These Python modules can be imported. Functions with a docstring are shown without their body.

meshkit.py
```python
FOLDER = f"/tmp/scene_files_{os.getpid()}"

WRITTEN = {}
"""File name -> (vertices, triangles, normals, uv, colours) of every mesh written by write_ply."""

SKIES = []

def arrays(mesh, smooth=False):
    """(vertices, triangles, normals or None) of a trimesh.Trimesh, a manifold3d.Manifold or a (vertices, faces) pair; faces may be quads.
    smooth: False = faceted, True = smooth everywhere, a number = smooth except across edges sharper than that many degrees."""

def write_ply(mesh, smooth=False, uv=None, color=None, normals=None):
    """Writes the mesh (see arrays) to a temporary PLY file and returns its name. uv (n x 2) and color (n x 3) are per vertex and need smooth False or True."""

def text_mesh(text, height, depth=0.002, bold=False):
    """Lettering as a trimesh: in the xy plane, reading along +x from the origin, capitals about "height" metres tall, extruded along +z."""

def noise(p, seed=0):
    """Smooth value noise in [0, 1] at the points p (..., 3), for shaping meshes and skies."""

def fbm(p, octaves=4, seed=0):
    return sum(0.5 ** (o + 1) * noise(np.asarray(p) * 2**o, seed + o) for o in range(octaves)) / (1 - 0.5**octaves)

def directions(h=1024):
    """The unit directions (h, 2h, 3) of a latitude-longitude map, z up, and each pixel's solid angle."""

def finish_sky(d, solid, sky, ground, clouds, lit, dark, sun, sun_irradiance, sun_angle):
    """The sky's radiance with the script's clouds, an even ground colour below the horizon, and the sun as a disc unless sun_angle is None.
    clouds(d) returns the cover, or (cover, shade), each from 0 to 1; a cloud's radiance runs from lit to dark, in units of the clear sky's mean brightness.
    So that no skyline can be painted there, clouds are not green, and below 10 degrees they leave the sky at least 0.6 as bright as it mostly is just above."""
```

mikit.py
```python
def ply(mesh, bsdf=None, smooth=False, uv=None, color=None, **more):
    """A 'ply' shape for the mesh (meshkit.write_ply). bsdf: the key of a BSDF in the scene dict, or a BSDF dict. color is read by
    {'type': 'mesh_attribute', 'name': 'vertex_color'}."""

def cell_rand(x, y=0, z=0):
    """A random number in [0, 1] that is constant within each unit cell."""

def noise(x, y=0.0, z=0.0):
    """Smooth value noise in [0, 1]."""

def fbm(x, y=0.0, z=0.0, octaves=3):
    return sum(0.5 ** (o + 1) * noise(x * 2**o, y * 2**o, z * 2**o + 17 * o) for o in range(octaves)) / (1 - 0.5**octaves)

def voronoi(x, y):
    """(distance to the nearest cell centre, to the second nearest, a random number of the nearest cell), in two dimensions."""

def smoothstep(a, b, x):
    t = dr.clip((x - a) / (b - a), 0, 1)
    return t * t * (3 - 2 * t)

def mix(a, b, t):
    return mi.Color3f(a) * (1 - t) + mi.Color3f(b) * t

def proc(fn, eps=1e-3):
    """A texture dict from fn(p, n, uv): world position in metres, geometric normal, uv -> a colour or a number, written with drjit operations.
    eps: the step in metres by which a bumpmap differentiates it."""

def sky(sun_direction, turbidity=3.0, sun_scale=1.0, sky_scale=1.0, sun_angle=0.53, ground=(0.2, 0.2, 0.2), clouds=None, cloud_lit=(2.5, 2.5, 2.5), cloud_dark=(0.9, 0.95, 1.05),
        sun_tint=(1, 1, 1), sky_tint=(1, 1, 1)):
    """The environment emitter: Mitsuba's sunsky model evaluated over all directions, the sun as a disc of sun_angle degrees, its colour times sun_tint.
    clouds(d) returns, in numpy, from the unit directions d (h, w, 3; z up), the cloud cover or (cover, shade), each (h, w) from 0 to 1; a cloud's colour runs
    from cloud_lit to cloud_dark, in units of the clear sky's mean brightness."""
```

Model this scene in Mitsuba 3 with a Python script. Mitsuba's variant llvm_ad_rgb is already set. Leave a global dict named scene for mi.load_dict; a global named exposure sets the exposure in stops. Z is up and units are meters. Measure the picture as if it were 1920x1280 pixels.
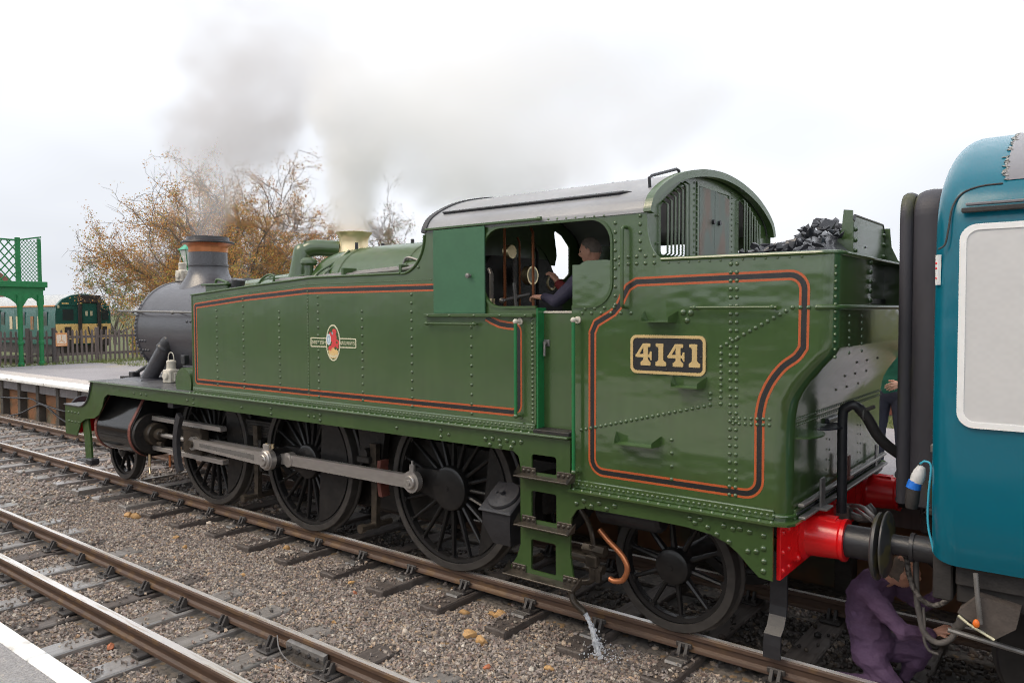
import math, random
import numpy as np, trimesh, mitsuba as mi, drjit as dr
import mikit, meshkit
from mikit import proc, fbm, noise, voronoi, smoothstep, mix, cell_rand
from shapely.geometry import Polygon, LineString, Point, box as sbox
from shapely.ops import unary_union
from shapely import affinity
T = mi.ScalarTransform4f
PI = math.pi
scene, labels = {'type': 'scene'}, {}

# ------------------------------------------------------------------ camera, sky, exposure
CAM, YAW, PITCH, ROLL, FOC = np.array([9.858, -6.583, 2.677]), -.667, -.040, -.005, 1436.0
fw = np.array([math.sin(YAW) * math.cos(PITCH), math.cos(YAW) * math.cos(PITCH), math.sin(PITCH)])
rt = np.array([math.cos(YAW), -math.sin(YAW), 0.0])
up = np.cross(rt, fw)
up = -rt * math.sin(ROLL) + up * math.cos(ROLL)
scene['camera'] = {'type': 'perspective', 'fov': math.degrees(2 * math.atan(960 / FOC)), 'fov_axis': 'x', 'near_clip': .05, 'far_clip': 2000.0,
                   'to_world': T().look_at(origin=CAM.tolist(), target=(CAM + fw).tolist(), up=up.tolist())}
exposure = 3.15


def cloud(d):
    """an overcast sky: the standard rise of brightness from the horizon to the zenith, with soft darker banks"""
    s = meshkit.fbm(d * np.array([2.6, 2.6, 6.0]) + 7.3, 4, seed=5)
    rise = 1 - np.clip(d[..., 2], 0, 1)
    return np.ones(d.shape[:2]), np.clip(.78 * rise + (s - .5) * .75, 0, 1)


scene['sky'] = mikit.sky((-.35, -.55, .75), turbidity=3, sun_scale=.12, sun_angle=30, clouds=cloud,
                         cloud_lit=(1.82, 1.88, 1.98), cloud_dark=(.91, .945, 1.01), ground=(.13, .13, .13))

# ------------------------------------------------------------------ naming
used = {}


def numbered(key):
    n = used.get(key, 0)
    used[key] = n + 1
    return key if n == 0 else '%s_%03d' % (key, n)


def thing(name, label=None, cat=None, group=None, kind=None):
    key = numbered(name)
    labels[key] = {k: v for k, v in (('label', label), ('category', cat), ('group', group), ('kind', kind)) if v}
    return key


def put(shape, name, parent=None, **lab):
    key = numbered((parent + '__' if parent else '') + name)
    scene[key] = shape
    if lab:
        labels[key] = lab
    return key


def part(parent, name, mesh, m, smooth=35, **lab):
    return put(mikit.ply(mesh, m, smooth=smooth), name, parent, **lab)


def moved(shape, to_world):
    return {**shape, 'to_world': to_world}


# ------------------------------------------------------------------ geometry
cat = trimesh.util.concatenate


def hull(pts):
    return trimesh.convex.convex_hull(np.asarray(pts, float))


def box(x0, x1, y0, y1, z0, z1, b=0.0):
    if x0 > x1: x0, x1 = x1, x0
    if y0 > y1: y0, y1 = y1, y0
    if z0 > z1: z0, z1 = z1, z0
    if b <= 0:
        m = trimesh.creation.box((x1 - x0, y1 - y0, z1 - z0))
        m.apply_translation(((x0 + x1) / 2, (y0 + y1) / 2, (z0 + z1) / 2))
        return m
    b = min(b, (x1 - x0) / 2.1, (y1 - y0) / 2.1, (z1 - z0) / 2.1)
    P = []
    for X, sx in ((x0, 1), (x1, -1)):
        for Y, sy in ((y0, 1), (y1, -1)):
            for Z, sz in ((z0, 1), (z1, -1)):
                P += [(X, Y + sy * b, Z + sz * b), (X + sx * b, Y, Z + sz * b), (X + sx * b, Y + sy * b, Z)]
    return hull(P)


def frame_of(d):
    d = np.asarray(d, float); d = d / np.linalg.norm(d)
    a = np.cross(d, [0, 0, 1.0] if abs(d[2]) < .9 else [1.0, 0, 0]); a /= np.linalg.norm(a)
    return a, np.cross(d, a), d


def lathe(prof, org=(0, 0, 0), axis=(0, 0, 1), n=32):
    """prof: (radius, height) along the axis, closed at the ends when radius 0."""
    a, b, d = frame_of(axis)
    ang = np.arange(n) * 2 * PI / n
    V, F = [], []
    for r, h in prof:
        V.append(np.asarray(org) + h * d + max(r, 1e-5) * (np.cos(ang)[:, None] * a + np.sin(ang)[:, None] * b))
    k = len(prof)
    for i in range(k - 1):
        for j in range(n):
            j2 = (j + 1) % n
            F += [(i * n + j, i * n + j2, (i + 1) * n + j2), (i * n + j, (i + 1) * n + j2, (i + 1) * n + j)]
    m = trimesh.Trimesh(np.vstack(V), np.array(F), process=False)
    m.merge_vertices()
    m.update_faces(m.nondegenerate_faces())
    if m.is_watertight and m.volume < 0:
        m.invert()
    return m


def cyl(p0, p1, r, r1=None, n=20, bev=0.0):
    p0, p1 = np.asarray(p0, float), np.asarray(p1, float)
    L = np.linalg.norm(p1 - p0)
    r1 = r if r1 is None else r1
    if bev > 0:
        pr = [(0, 0), (r - bev, 0), (r, bev), (r1, L - bev), (r1 - bev, L), (0, L)]
    else:
        pr = [(0, 0), (r, 0), (r1, L), (0, L)]
    return lathe(pr, p0, p1 - p0, n)


def tube(path, r, n=10, cap=True):
    p = np.asarray(path, float)
    r = np.broadcast_to(r, (len(p),))
    t = np.gradient(p, axis=0); t /= np.linalg.norm(t, axis=1, keepdims=True) + 1e-12
    a, _, _ = frame_of(t[0])
    ang = np.arange(n) * 2 * PI / n
    V = []
    for i in range(len(p)):
        a = a - t[i] * (a @ t[i]); a /= np.linalg.norm(a)
        b = np.cross(t[i], a)
        V.append(p[i] + r[i] * (np.cos(ang)[:, None] * a + np.sin(ang)[:, None] * b))
    V = np.vstack(V); F = []
    for i in range(len(p) - 1):
        for j in range(n):
            j2 = (j + 1) % n
            F += [(i * n + j, i * n + j2, (i + 1) * n + j2), (i * n + j, (i + 1) * n + j2, (i + 1) * n + j)]
    if cap:
        k = len(V); V = np.vstack([V, p[0], p[-1]]); e = (len(p) - 1) * n
        for j in range(n):
            j2 = (j + 1) % n
            F += [(k, j2, j), (k + 1, e + j, e + j2)]
    return trimesh.Trimesh(V, np.array(F), process=False)


def spline(pts, m=8):
    p = np.asarray(pts, float)
    q = np.vstack([2 * p[0] - p[1], p, 2 * p[-1] - p[-2]])
    out = []
    for i in range(1, len(q) - 2):
        for s in np.arange(m) / m:
            out.append(.5 * (2 * q[i] + (q[i + 1] - q[i - 1]) * s + (2 * q[i - 1] - 5 * q[i] + 4 * q[i + 1] - q[i + 2]) * s**2 + (3 * q[i] - q[i - 1] - 3 * q[i + 1] + q[i + 2]) * s**3))
    out.append(p[-1])
    return np.array(out)


def polys(g):
    return [x for x in getattr(g, 'geoms', [g]) if x.geom_type == 'Polygon' and x.area > 1e-9]


def extr(g, h):
    if not hasattr(g, 'geom_type'):
        g = Polygon(g)
    if not g.is_valid:
        g = g.buffer(0)
    return cat([trimesh.creation.extrude_polygon(p, h, engine='earcut') for p in polys(g)])


def xz(g, y0, y1):
    """polygon in (x, z) extruded from y0 to y1"""
    m = extr(g, abs(y1 - y0))
    m.apply_transform(np.array([[1, 0, 0, 0], [0, 0, 1, min(y0, y1)], [0, 1, 0, 0], [0, 0, 0, 1.0]]))
    return m


def yz(g, x0, x1):
    """polygon in (y, z) extruded from x0 to x1"""
    m = extr(g, abs(x1 - x0))
    m.apply_transform(np.array([[0, 0, 1, min(x0, x1)], [1, 0, 0, 0], [0, 1, 0, 0], [0, 0, 0, 1.0]]))
    return m


def xy(g, z0, z1):
    m = extr(g, abs(z1 - z0))
    m.apply_translation((0, 0, min(z0, z1)))
    return m


def rnd(g, r, rin=None):
    if not hasattr(g, 'geom_type'):
        g = Polygon(g)
    rin = r if rin is None else rin
    g = g.buffer(-r, quad_segs=6).buffer(r, quad_segs=6)
    return g.buffer(rin, quad_segs=6).buffer(-rin, quad_segs=6) if rin > 0 else g


def rrect(x0, z0, x1, z1, r):
    return sbox(x0 + r, z0 + r, x1 - r, z1 - r).buffer(r, quad_segs=6)


def mirror(m):
    k = m.copy(); k.apply_transform(np.diag([1, -1, 1, 1.0])); return k


def grid_mesh(P):
    """P: (a, b, 3) points"""
    a, b = P.shape[:2]
    i, j = np.meshgrid(np.arange(a - 1), np.arange(b - 1), indexing='ij')
    q = np.stack([i * b + j, (i + 1) * b + j, (i + 1) * b + j + 1, i * b + j + 1], -1).reshape(-1, 4)
    return trimesh.Trimesh(P.reshape(-1, 3), np.vstack([q[:, [0, 1, 2]], q[:, [0, 2, 3]]]), process=False)


_dome = None


def rivets(pts, normal=(0, -1, 0), r=.011):
    """half-round rivet heads at pts"""
    global _dome
    if _dome is None:
        V, F = [], []
        for rr, h in ((1, -.15), (.9, .35), (.5, .68)):
            for k in range(7):
                V.append((rr * math.cos(k * 2 * PI / 7), rr * math.sin(k * 2 * PI / 7), h))
        V.append((0, 0, .78))
        for i in (0, 1):
            for k in range(7):
                k2 = (k + 1) % 7
                F += [(i * 7 + k, i * 7 + k2, i * 7 + 7 + k2), (i * 7 + k, i * 7 + 7 + k2, i * 7 + 7 + k)]
        F += [(14 + k, 14 + (k + 1) % 7, 21) for k in range(7)]
        _dome = np.array(V), np.array(F)
    r = r * 1.45
    pts = np.asarray(pts, float).reshape(-1, 3)
    N = np.broadcast_to(np.asarray(normal, float), pts.shape)
    V, F = [], []
    for k, (p, n) in enumerate(zip(pts, N)):
        a, b, d = frame_of(n)
        V.append(p + r * (_dome[0][:, :1] * a + _dome[0][:, 1:2] * b + _dome[0][:, 2:] * d)); F.append(_dome[1] + 22 * k)
    return trimesh.Trimesh(np.vstack(V), np.vstack(F), process=False)


def row(p0, p1, step):
    p0, p1 = np.asarray(p0, float), np.asarray(p1, float)
    n = max(2, int(round(np.linalg.norm(p1 - p0) / step)) + 1)
    return p0 + (p1 - p0) * np.linspace(0, 1, n)[:, None]


def stone(rng, sub=0):
    m = trimesh.creation.icosphere(subdivisions=sub)
    v = np.array(m.vertices)
    v *= 1 + (rng.random((len(v), 1)) - .5) * .55
    v *= rng.uniform(.6, 1.15, 3)
    q, _ = np.linalg.qr(rng.normal(size=(3, 3)))
    return v @ q, np.array(m.faces)


# ------------------------------------------------------------------ materials
def bs(key, color, rough=.5, metal=0.0, spec=.5, coat=0.0, coat_gloss=.9, bump=None, bump_scale=.01, eps=2e-3, sheen=0.0):
    c = proc(color) if callable(color) else {'type': 'rgb', 'value': list(color)}
    p = {'type': 'principled', 'base_color': c, 'roughness': proc(rough) if callable(rough) else rough, 'metallic': metal, 'specular': spec}
    if coat:
        p.update(clearcoat=coat, clearcoat_gloss=coat_gloss)
    if sheen:
        p['sheen'] = sheen
    if bump:
        p = {'type': 'bumpmap', 'arbitrary': proc(bump, eps=eps), 'scale': bump_scale, 'bsdf': p}
    scene[key] = {'type': 'twosided', 'bsdf': p}


def flat(key, c, var=.15, f=9.0, rough=.5, spot=None, **k):
    """a colour with grain: speckle of the given relative depth"""
    c = np.array(c, float)

    def fn(p, n, uv):
        g = fbm(p.x * f, p.y * f, p.z * f, 3)
        g2 = noise(p.x * f * 9, p.y * f * 9, p.z * f * 9)
        return mi.Color3f(*[float(x) for x in c]) * (1 + var * (2 * g - 1) + var * .5 * (2 * g2 - 1))
    bs(key, fn, rough, **k)


def green_paint(p, n, uv):
    g = fbm(p.x * 2.3, p.y * 2.3, p.z * 2.3, 3)
    streak = fbm(p.x * 16, p.y * 16, p.z * 1.1 + 3, 3)
    dirt = smoothstep(.52, .78, fbm(p.x * 5 + 9, p.y * 5, p.z * 5, 4))
    c = mix((.034, .073, .019), (.049, .091, .025), g)
    c = c * (0.9 + .2 * streak)
    return mix(c, (.062, .062, .034), .22 * dirt)


def wave(p, n, uv):
    return fbm(p.x * 2.6, p.y * 2.6, p.z * 4.2, 3)


def wave_strong(p, n, uv):
    return fbm(p.x * 3.4, p.y * 3.4, p.z * 6.5, 3)


bs('green_paint', green_paint, .24, spec=.8, coat=1.0, coat_gloss=.95, bump=wave, bump_scale=.0035, eps=.01)
bs('green_paint_wavy', green_paint, .13, spec=1.0, coat=1.0, coat_gloss=.98, bump=wave_strong, bump_scale=.0044, eps=.01)
bs('green_trim', green_paint, .28, spec=.6, coat=.6)
bs('green_wet', green_paint, .14, spec=1.0, coat=1.0)
bs('green_rivet', green_paint, .10, spec=1.0, coat=1.0)
flat('green_shutter', (.040, .125, .062), .10, f=6, rough=.45)
flat('green_bright', (.012, .155, .045), .12, rough=.28, coat=.5)
flat('black_gloss', (.012, .012, .012), .2, rough=.13, spec=.35, coat=.2, bump=wave, bump_scale=.0015, eps=.01)
flat('black_satin', (.030, .030, .034), .25, f=14, rough=.36, spec=.5)
flat('smokebox_black', (.046, .045, .054), .18, f=4, rough=.33, spec=1.0)


def grime(p, n, uv):
    g = fbm(p.x * 9, p.y * 9, p.z * 9, 4)
    r = smoothstep(.52, .8, fbm(p.x * 21 + 3, p.y * 21, p.z * 21, 3))
    return mix(mix((.010, .0095, .0095), (.024, .021, .019), g), (.05, .032, .022), .3 * r)


bs('grime', grime, .5, spec=.45)
bs('wheel_black', lambda p, n, uv: mix((.010, .010, .011), (.024, .0225, .022), fbm(p.x * 11, p.y * 11, p.z * 11, 4)), .36, spec=.5)
bs('steel_rod', lambda p, n, uv: mix((.46, .43, .41), (.60, .57, .54), fbm(p.x * 12, p.y * 30, p.z * 30, 3)), .40, metal=.75)
flat('steel_dull', (.24, .23, .22), .25, f=20, rough=.45, metal=.6)
bs('oily', lambda p, n, uv: mix((.03, .027, .024), (.10, .08, .06), fbm(p.x * 17, p.y * 17, p.z * 17, 3)), .3, metal=.3)
bs('rust_strip', lambda p, n, uv: mix((.22, .065, .045), (.13, .05, .04), fbm(p.x * 25, p.y * 25, p.z * 25, 3)), .6)
flat('lining_orange', (.42, .085, .022), .14, f=20, rough=.4, coat=.4)
flat('lining_black', (.012, .012, .014), .15, rough=.35, coat=.6)
flat('red_paint', (.74, .007, .010), .08, f=8, rough=.22, coat=.8)
bs('brass', lambda p, n, uv: mix((.95, .80, .52), (.88, .70, .42), fbm(p.x * 13, p.y * 13, p.z * 5, 3)), .34, metal=.85)
flat('brass_paint', (.66, .48, .22), .10, f=30, rough=.35, metal=.35)
bs('copper', lambda p, n, uv: mix((.70, .27, .12), (.50, .185, .085), fbm(p.x * 14, p.y * 14, p.z * 6, 3)), .32, metal=.65)
bs('roof_grey', lambda p, n, uv: mix((.22, .222, .232), (.31, .313, .325), fbm(p.x * 2.2, p.y * 2.2, p.z * 2.2, 4)), lambda p, n, uv: .22 + .25 * fbm(p.x * 3, p.y * 3, 1.0, 3), spec=.5, coat=.3)
flat('cab_brown', (.14, .085, .05), .2, f=7, rough=.6)
flat('white_lamp', (.56, .52, .44), .12, f=22, rough=.45)
flat('cream', (.60, .57, .40), .06, rough=.4)
flat('emblem_red', (.58, .05, .05), .08, rough=.4)
flat('emblem_gold', (.66, .45, .18), .10, f=40, rough=.4)
flat('emblem_blue', (.28, .40, .48), .08, rough=.4)
flat('emblem_white', (.62, .66, .68), .06, rough=.4)
bs('coal_black', lambda p, n, uv: mix((.018, .019, .023), (.045, .047, .055), fbm(p.x * 30, p.y * 30, p.z * 30, 2)), .28, spec=.6)

bs('coal_door_paint', lambda p, n, uv: mix((.135, .165, .14), (.185, .135, .105), smoothstep(.5, .75, fbm(p.x * 5, p.y * 6, p.z * 2.2, 4))), .5)
bs('deck_plate', lambda p, n, uv: mix((.055, .055, .058), (.11, .11, .115), fbm(p.x * 6, p.y * 6, 0, 3)), lambda p, n, uv: .18 + .4 * fbm(p.x * 4, p.y * 4, 2.0, 3), spec=.6, bump=lambda p, n, uv: noise(p.x * 32, p.y * 32, 0), bump_scale=.004)
bs('tyre_steel', lambda p, n, uv: mix((.042, .040, .039), (.088, .082, .077), fbm(p.x * 14, p.y * 14, p.z * 14, 3)), .34, metal=.25)
bs('buffer_face', lambda p, n, uv: mix((.055, .055, .058), (.10, .09, .045), smoothstep(.45, .65, fbm(p.x * 9, p.y * 9, p.z * 9, 3))), .38, spec=.5)
flat('rubber', (.045, .042, .042), .2, f=30, rough=.55)
flat('bridge_green_light', (.05, .34, .20), .1, rough=.4)
flat('under_mid', (.075, .062, .055), .35, f=12, rough=.6)
flat('tap_orange', (.75, .16, .02), .05, rough=.4)
flat('rubber_light', (.13, .12, .115), .2, f=30, rough=.55)
flat('cable_cyan', (.05, .38, .52), .05, rough=.4)
flat('seal_grey', (.42, .41, .39), .3, f=60, rough=.7)

# ------------------------------------------------------------------ the setting: ground, tracks, platforms
def ballast_col(p, n, uv):
    a, b, w = voronoi(p.x * 26, p.y * 26)
    c = mix((.10, .088, .078), (.20, .172, .148), w)
    c = mix(c, (.26, .17, .09), smoothstep(.93, .95, w))
    oil = smoothstep(.70, .60, dr.abs(p.y)) * smoothstep(.2, .9, p.x) * smoothstep(.20, .45, fbm(p.x * 3, p.y * 3, 2.0, 3))  # oil and ash, plus the shade beneath the engine painted in
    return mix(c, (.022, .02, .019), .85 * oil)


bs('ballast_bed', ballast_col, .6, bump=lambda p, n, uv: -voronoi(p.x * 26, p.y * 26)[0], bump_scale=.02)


def grass_col(p, n, uv):
    g = fbm(p.x * .9, p.y * .9, 0, 4)
    h = noise(p.x * 14, p.y * 14, 2.0)
    return mix(mix((.045, .068, .020), (.095, .09, .035), g), (.075, .085, .03), h)


bs('grass', grass_col, .8)
bs('stone_mix', None or (lambda p, n, uv: mi.Color3f(.1)), .6)
scene['stone_mix'] = {'type': 'twosided', 'bsdf': {'type': 'principled', 'base_color': {'type': 'mesh_attribute', 'name': 'vertex_color'}, 'roughness': .5, 'specular': .5}}


def asphalt_col(p, n, uv):
    g = fbm(p.x * 1.1, p.y * 1.1, 0, 4)
    s = noise(p.x * 160, p.y * 160, 5.0)
    w = noise(p.x * 90, p.y * 90, 9.0)
    c = mix((.20, .19, .185), (.28, .265, .26), g)
    c = c * (.7 + .6 * s)
    return mix(c, (.34, .31, .27), smoothstep(.80, .86, w))


bs('asphalt', asphalt_col, lambda p, n, uv: .35 + .3 * fbm(p.x * 1.1, p.y * 1.1, 4.0, 3), bump=lambda p, n, uv: noise(p.x * 160, p.y * 160, 5.0), bump_scale=.003)


def whitewash(p, n, uv):
    d = smoothstep(.62, .80, fbm(p.x * 7, p.y * 7, p.z * 7, 4))
    return mix((.78, .77, .74), (.40, .37, .33), d)


bs('white_edge', whitewash, .5)
flat('coping_grey', (.42, .38, .35), .18, f=14, rough=.7)
bs('brick_orange', lambda p, n, uv: mix(mix((.33, .15, .07), (.24, .13, .075), fbm(p.x * 5, p.z * 9, 1.0, 3)), (.17, .15, .10), smoothstep(.5, .75, fbm(p.x * 3 + 5, p.z * 2, 4.0, 3))), .8)
flat('post_dark', (.085, .075, .065), .3, f=9, rough=.8)


def sleeper_col(p, n, uv):
    g = fbm(p.x * 60, p.y * 3.2, p.z * 40, 3)
    c = mix((.055, .046, .042), (.13, .108, .096), g)
    return mix(c, (.19, .17, .155), .5 * smoothstep(.55, .8, fbm(p.x * 4, p.y * 4, 7.0, 3)))


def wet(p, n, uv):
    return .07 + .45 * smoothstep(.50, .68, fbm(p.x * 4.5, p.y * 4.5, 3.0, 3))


def sleeper_bump(p, n, uv):
    return fbm(p.x * 55, p.y * 2.6, 1.0, 3)


bs('sleeper_wood', sleeper_col, .62, bump=sleeper_bump, bump_scale=.012)
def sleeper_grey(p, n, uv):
    """weathered timber with grey grain; wet sky sheen partly put into the colour"""
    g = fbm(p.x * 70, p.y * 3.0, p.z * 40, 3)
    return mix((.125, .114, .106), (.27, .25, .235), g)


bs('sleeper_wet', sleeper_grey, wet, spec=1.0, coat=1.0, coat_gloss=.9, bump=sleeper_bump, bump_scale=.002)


def rust(p, n, uv):
    g = fbm(p.x * 3, p.y * 30, p.z * 18, 3)
    return mix(mix((.075, .050, .042), (.13, .078, .050), g), (.17, .10, .045), .6 * smoothstep(.55, .75, fbm(p.x * 7, p.y * 9, p.z * 9, 3)))


bs('rail_rust', rust, .52, spec=.5)
bs('rail_top', lambda p, n, uv: mix((.86, .82, .79), (.66, .58, .50), smoothstep(.5, .75, fbm(p.x * 3, p.y * 60, 0, 3))), .28, metal=.6)
flat('chair_iron', (.052, .047, .045), .3, f=30, rough=.5, spec=.5)

GZ = -.262
rng = np.random.default_rng(11)
# ground: one sheet, a ballast bed between the platforms and grass elsewhere
gx = np.unique(np.concatenate([np.array([-900, -500, -250, -150, -100]), np.arange(-70, 70, 6.0), np.array([100, 200, 400, 900])]))
gy = np.unique(np.concatenate([np.array([-900, -300, -100, -60]), np.arange(-40, 80, 5.0), np.array([120, 200, 350, 600, 1200])]))
GX, GY = np.meshgrid(gx, gy, indexing='ij')
k = thing('ground', kind='structure')
scene[k] = mikit.ply(grid_mesh(np.stack([GX, GY, np.full_like(GX, -.36)], -1)), 'grass')

bx_, by_ = np.arange(-75, 26, .25), np.arange(-5.1, 1.9, .115)
bx_ = np.concatenate([np.arange(-75, -16, 1.5), np.arange(-16, 12, .12), np.arange(12, 26, 1.0)])
BX, BY = np.meshgrid(bx_, by_, indexing='ij')


def bed_z(x, y):
    q = np.stack([x, y, 0 * x], -1)
    z = GZ + .030 * (meshkit.fbm(q * 3.0, 3, seed=2) - .5) + .035 * np.exp(-((y + 1.95) / .45)**2)
    z = np.where(np.abs(y) < .62, z + .028, z)
    z = np.where(np.abs(y + 3.51) < 1.35, z + .030, z)
    return z


k = thing('ballast', kind='structure')
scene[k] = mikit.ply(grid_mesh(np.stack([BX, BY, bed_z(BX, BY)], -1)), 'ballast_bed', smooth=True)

SLEEP_L = [5.48 + .80 * i for i in range(-29, 6)]
SLEEP_F = [2.05 + .74 * i for i in range(-26, 6)]
r_ = np.random.default_rng(4)
SLEEP_L = [(x + r_.uniform(-.03, .03), r_.uniform(-.04, .04)) for x in SLEEP_L]
SLEEP_F = [(x + r_.uniform(-.04, .04), r_.uniform(-.04, .04)) for x in SLEEP_F]

# loose stones, one heap of them
S0 = [stone(rng) for _ in range(16)]


def chip(q):
    m = np.array([(1, 0, 0), (-1, 0, 0), (0, 1, 0), (0, -1, 0), (0, 0, 1), (0, 0, -1)], float)
    m = (m + q.normal(size=(6, 3)) * .30) * q.uniform(.75, 1.2, 3)
    a, _ = np.linalg.qr(q.normal(size=(3, 3)))
    if np.linalg.det(a) < 0:
        a[:, 0] *= -1
    return m @ a, np.array([(0, 2, 4), (2, 1, 4), (1, 3, 4), (3, 0, 4), (2, 0, 5), (1, 2, 5), (3, 1, 5), (0, 3, 5)])


S1 = [chip(rng) for _ in range(40)]
pal = np.array([(.24, .20, .175), (.165, .14, .125), (.31, .265, .225), (.38, .295, .22), (.23, .17, .145), (.28, .24, .22), (.46, .42, .36), (.10, .088, .08)])


def scatter(n, x0, x1, y0, y1, s0, s1):
    x, y = rng.uniform(x0, x1, n), rng.uniform(y0, y1, n)
    s = rng.uniform(s0, s1, n)
    ok = np.ones(n, bool)
    for rows, yc in ((SLEEP_L, 0), (SLEEP_F, -3.51)):
        for sx, dy in rows:
            on = (np.abs(x - sx) < .132) & (np.abs(y - yc - dy) < 1.28)
            ok &= ~(on & (rng.random(n) > .05 + .22 * (meshkit.noise(np.stack([x * 5, y * 2.2, 0 * x], -1)) > .62)))
    for yr in (-.7525, .7525, -2.758, -4.262, -3.51):
        ok &= np.abs(y - yr) > .075
    x, y, s = x[ok], y[ok], s[ok]
    z = bed_z(x, y) + s * .35
    for rows, yc in ((SLEEP_L, 0), (SLEEP_F, -3.51)):
        for sx, dy in rows:
            on = (np.abs(x - sx) < .13) & (np.abs(y - yc - dy) < 1.29)
            z = np.where(on, -.185 + s * .55, z)
    return x, y, z, s


def heap(specs):
    V, F, C, o = [], [], [], 0
    for sp in specs:
        for x, y, z, s in zip(*scatter(*sp)):
            v, f = S0[rng.integers(len(S0))] if s > .021 else S1[rng.integers(len(S1))]
            V.append(v * s + (x, y, z)); F.append(f + o); o += len(v)
            c = pal[rng.choice(len(pal), p=(.22, .17, .16, .13, .13, .11, .03, .05))] * rng.uniform(.85, 1.4)
            if rng.random() < .012:
                c = np.array((.46, .31, .19)) * rng.uniform(.8, 1.25)
            if abs(y) < .66 and x > .5:      # oil and ash, and under-engine shade put into the stone colour
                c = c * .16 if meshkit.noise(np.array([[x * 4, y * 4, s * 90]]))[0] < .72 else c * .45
            C.append(np.broadcast_to(c, v.shape))
    return np.vstack(V), np.vstack(F), np.vstack(C)


V, F, C = heap([(66000, -2.5, 8.6, -2.78, -.8, .008, .0195), (900, -2.5, 8.6, -2.7, -.8, .020, .030), (800, -1, 6.2, -5.0, -2.7, .020, .030), (44000, -1.6, 6.2, -5.08, -2.68, .009, .0205), (7500, -13, -2.5, -4.4, -.7, .02, .038),
                (3800, -14, -.6, -.75, .75, .022, .036), (3000, -15, -2, .75, 1.65, .022, .04), (2600, 6.6, 9.6, -.75, 1.3, .018, .034), (2200, -2, 7, -.75, .2, .02, .035)])
k = thing('loose_ballast', 'grey brown loose ballast stones lying between and around the rails', 'gravel', kind='stuff')
scene[k] = mikit.ply(trimesh.Trimesh(V, F, process=False), 'stone_mix', smooth=False, color=C)

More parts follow.
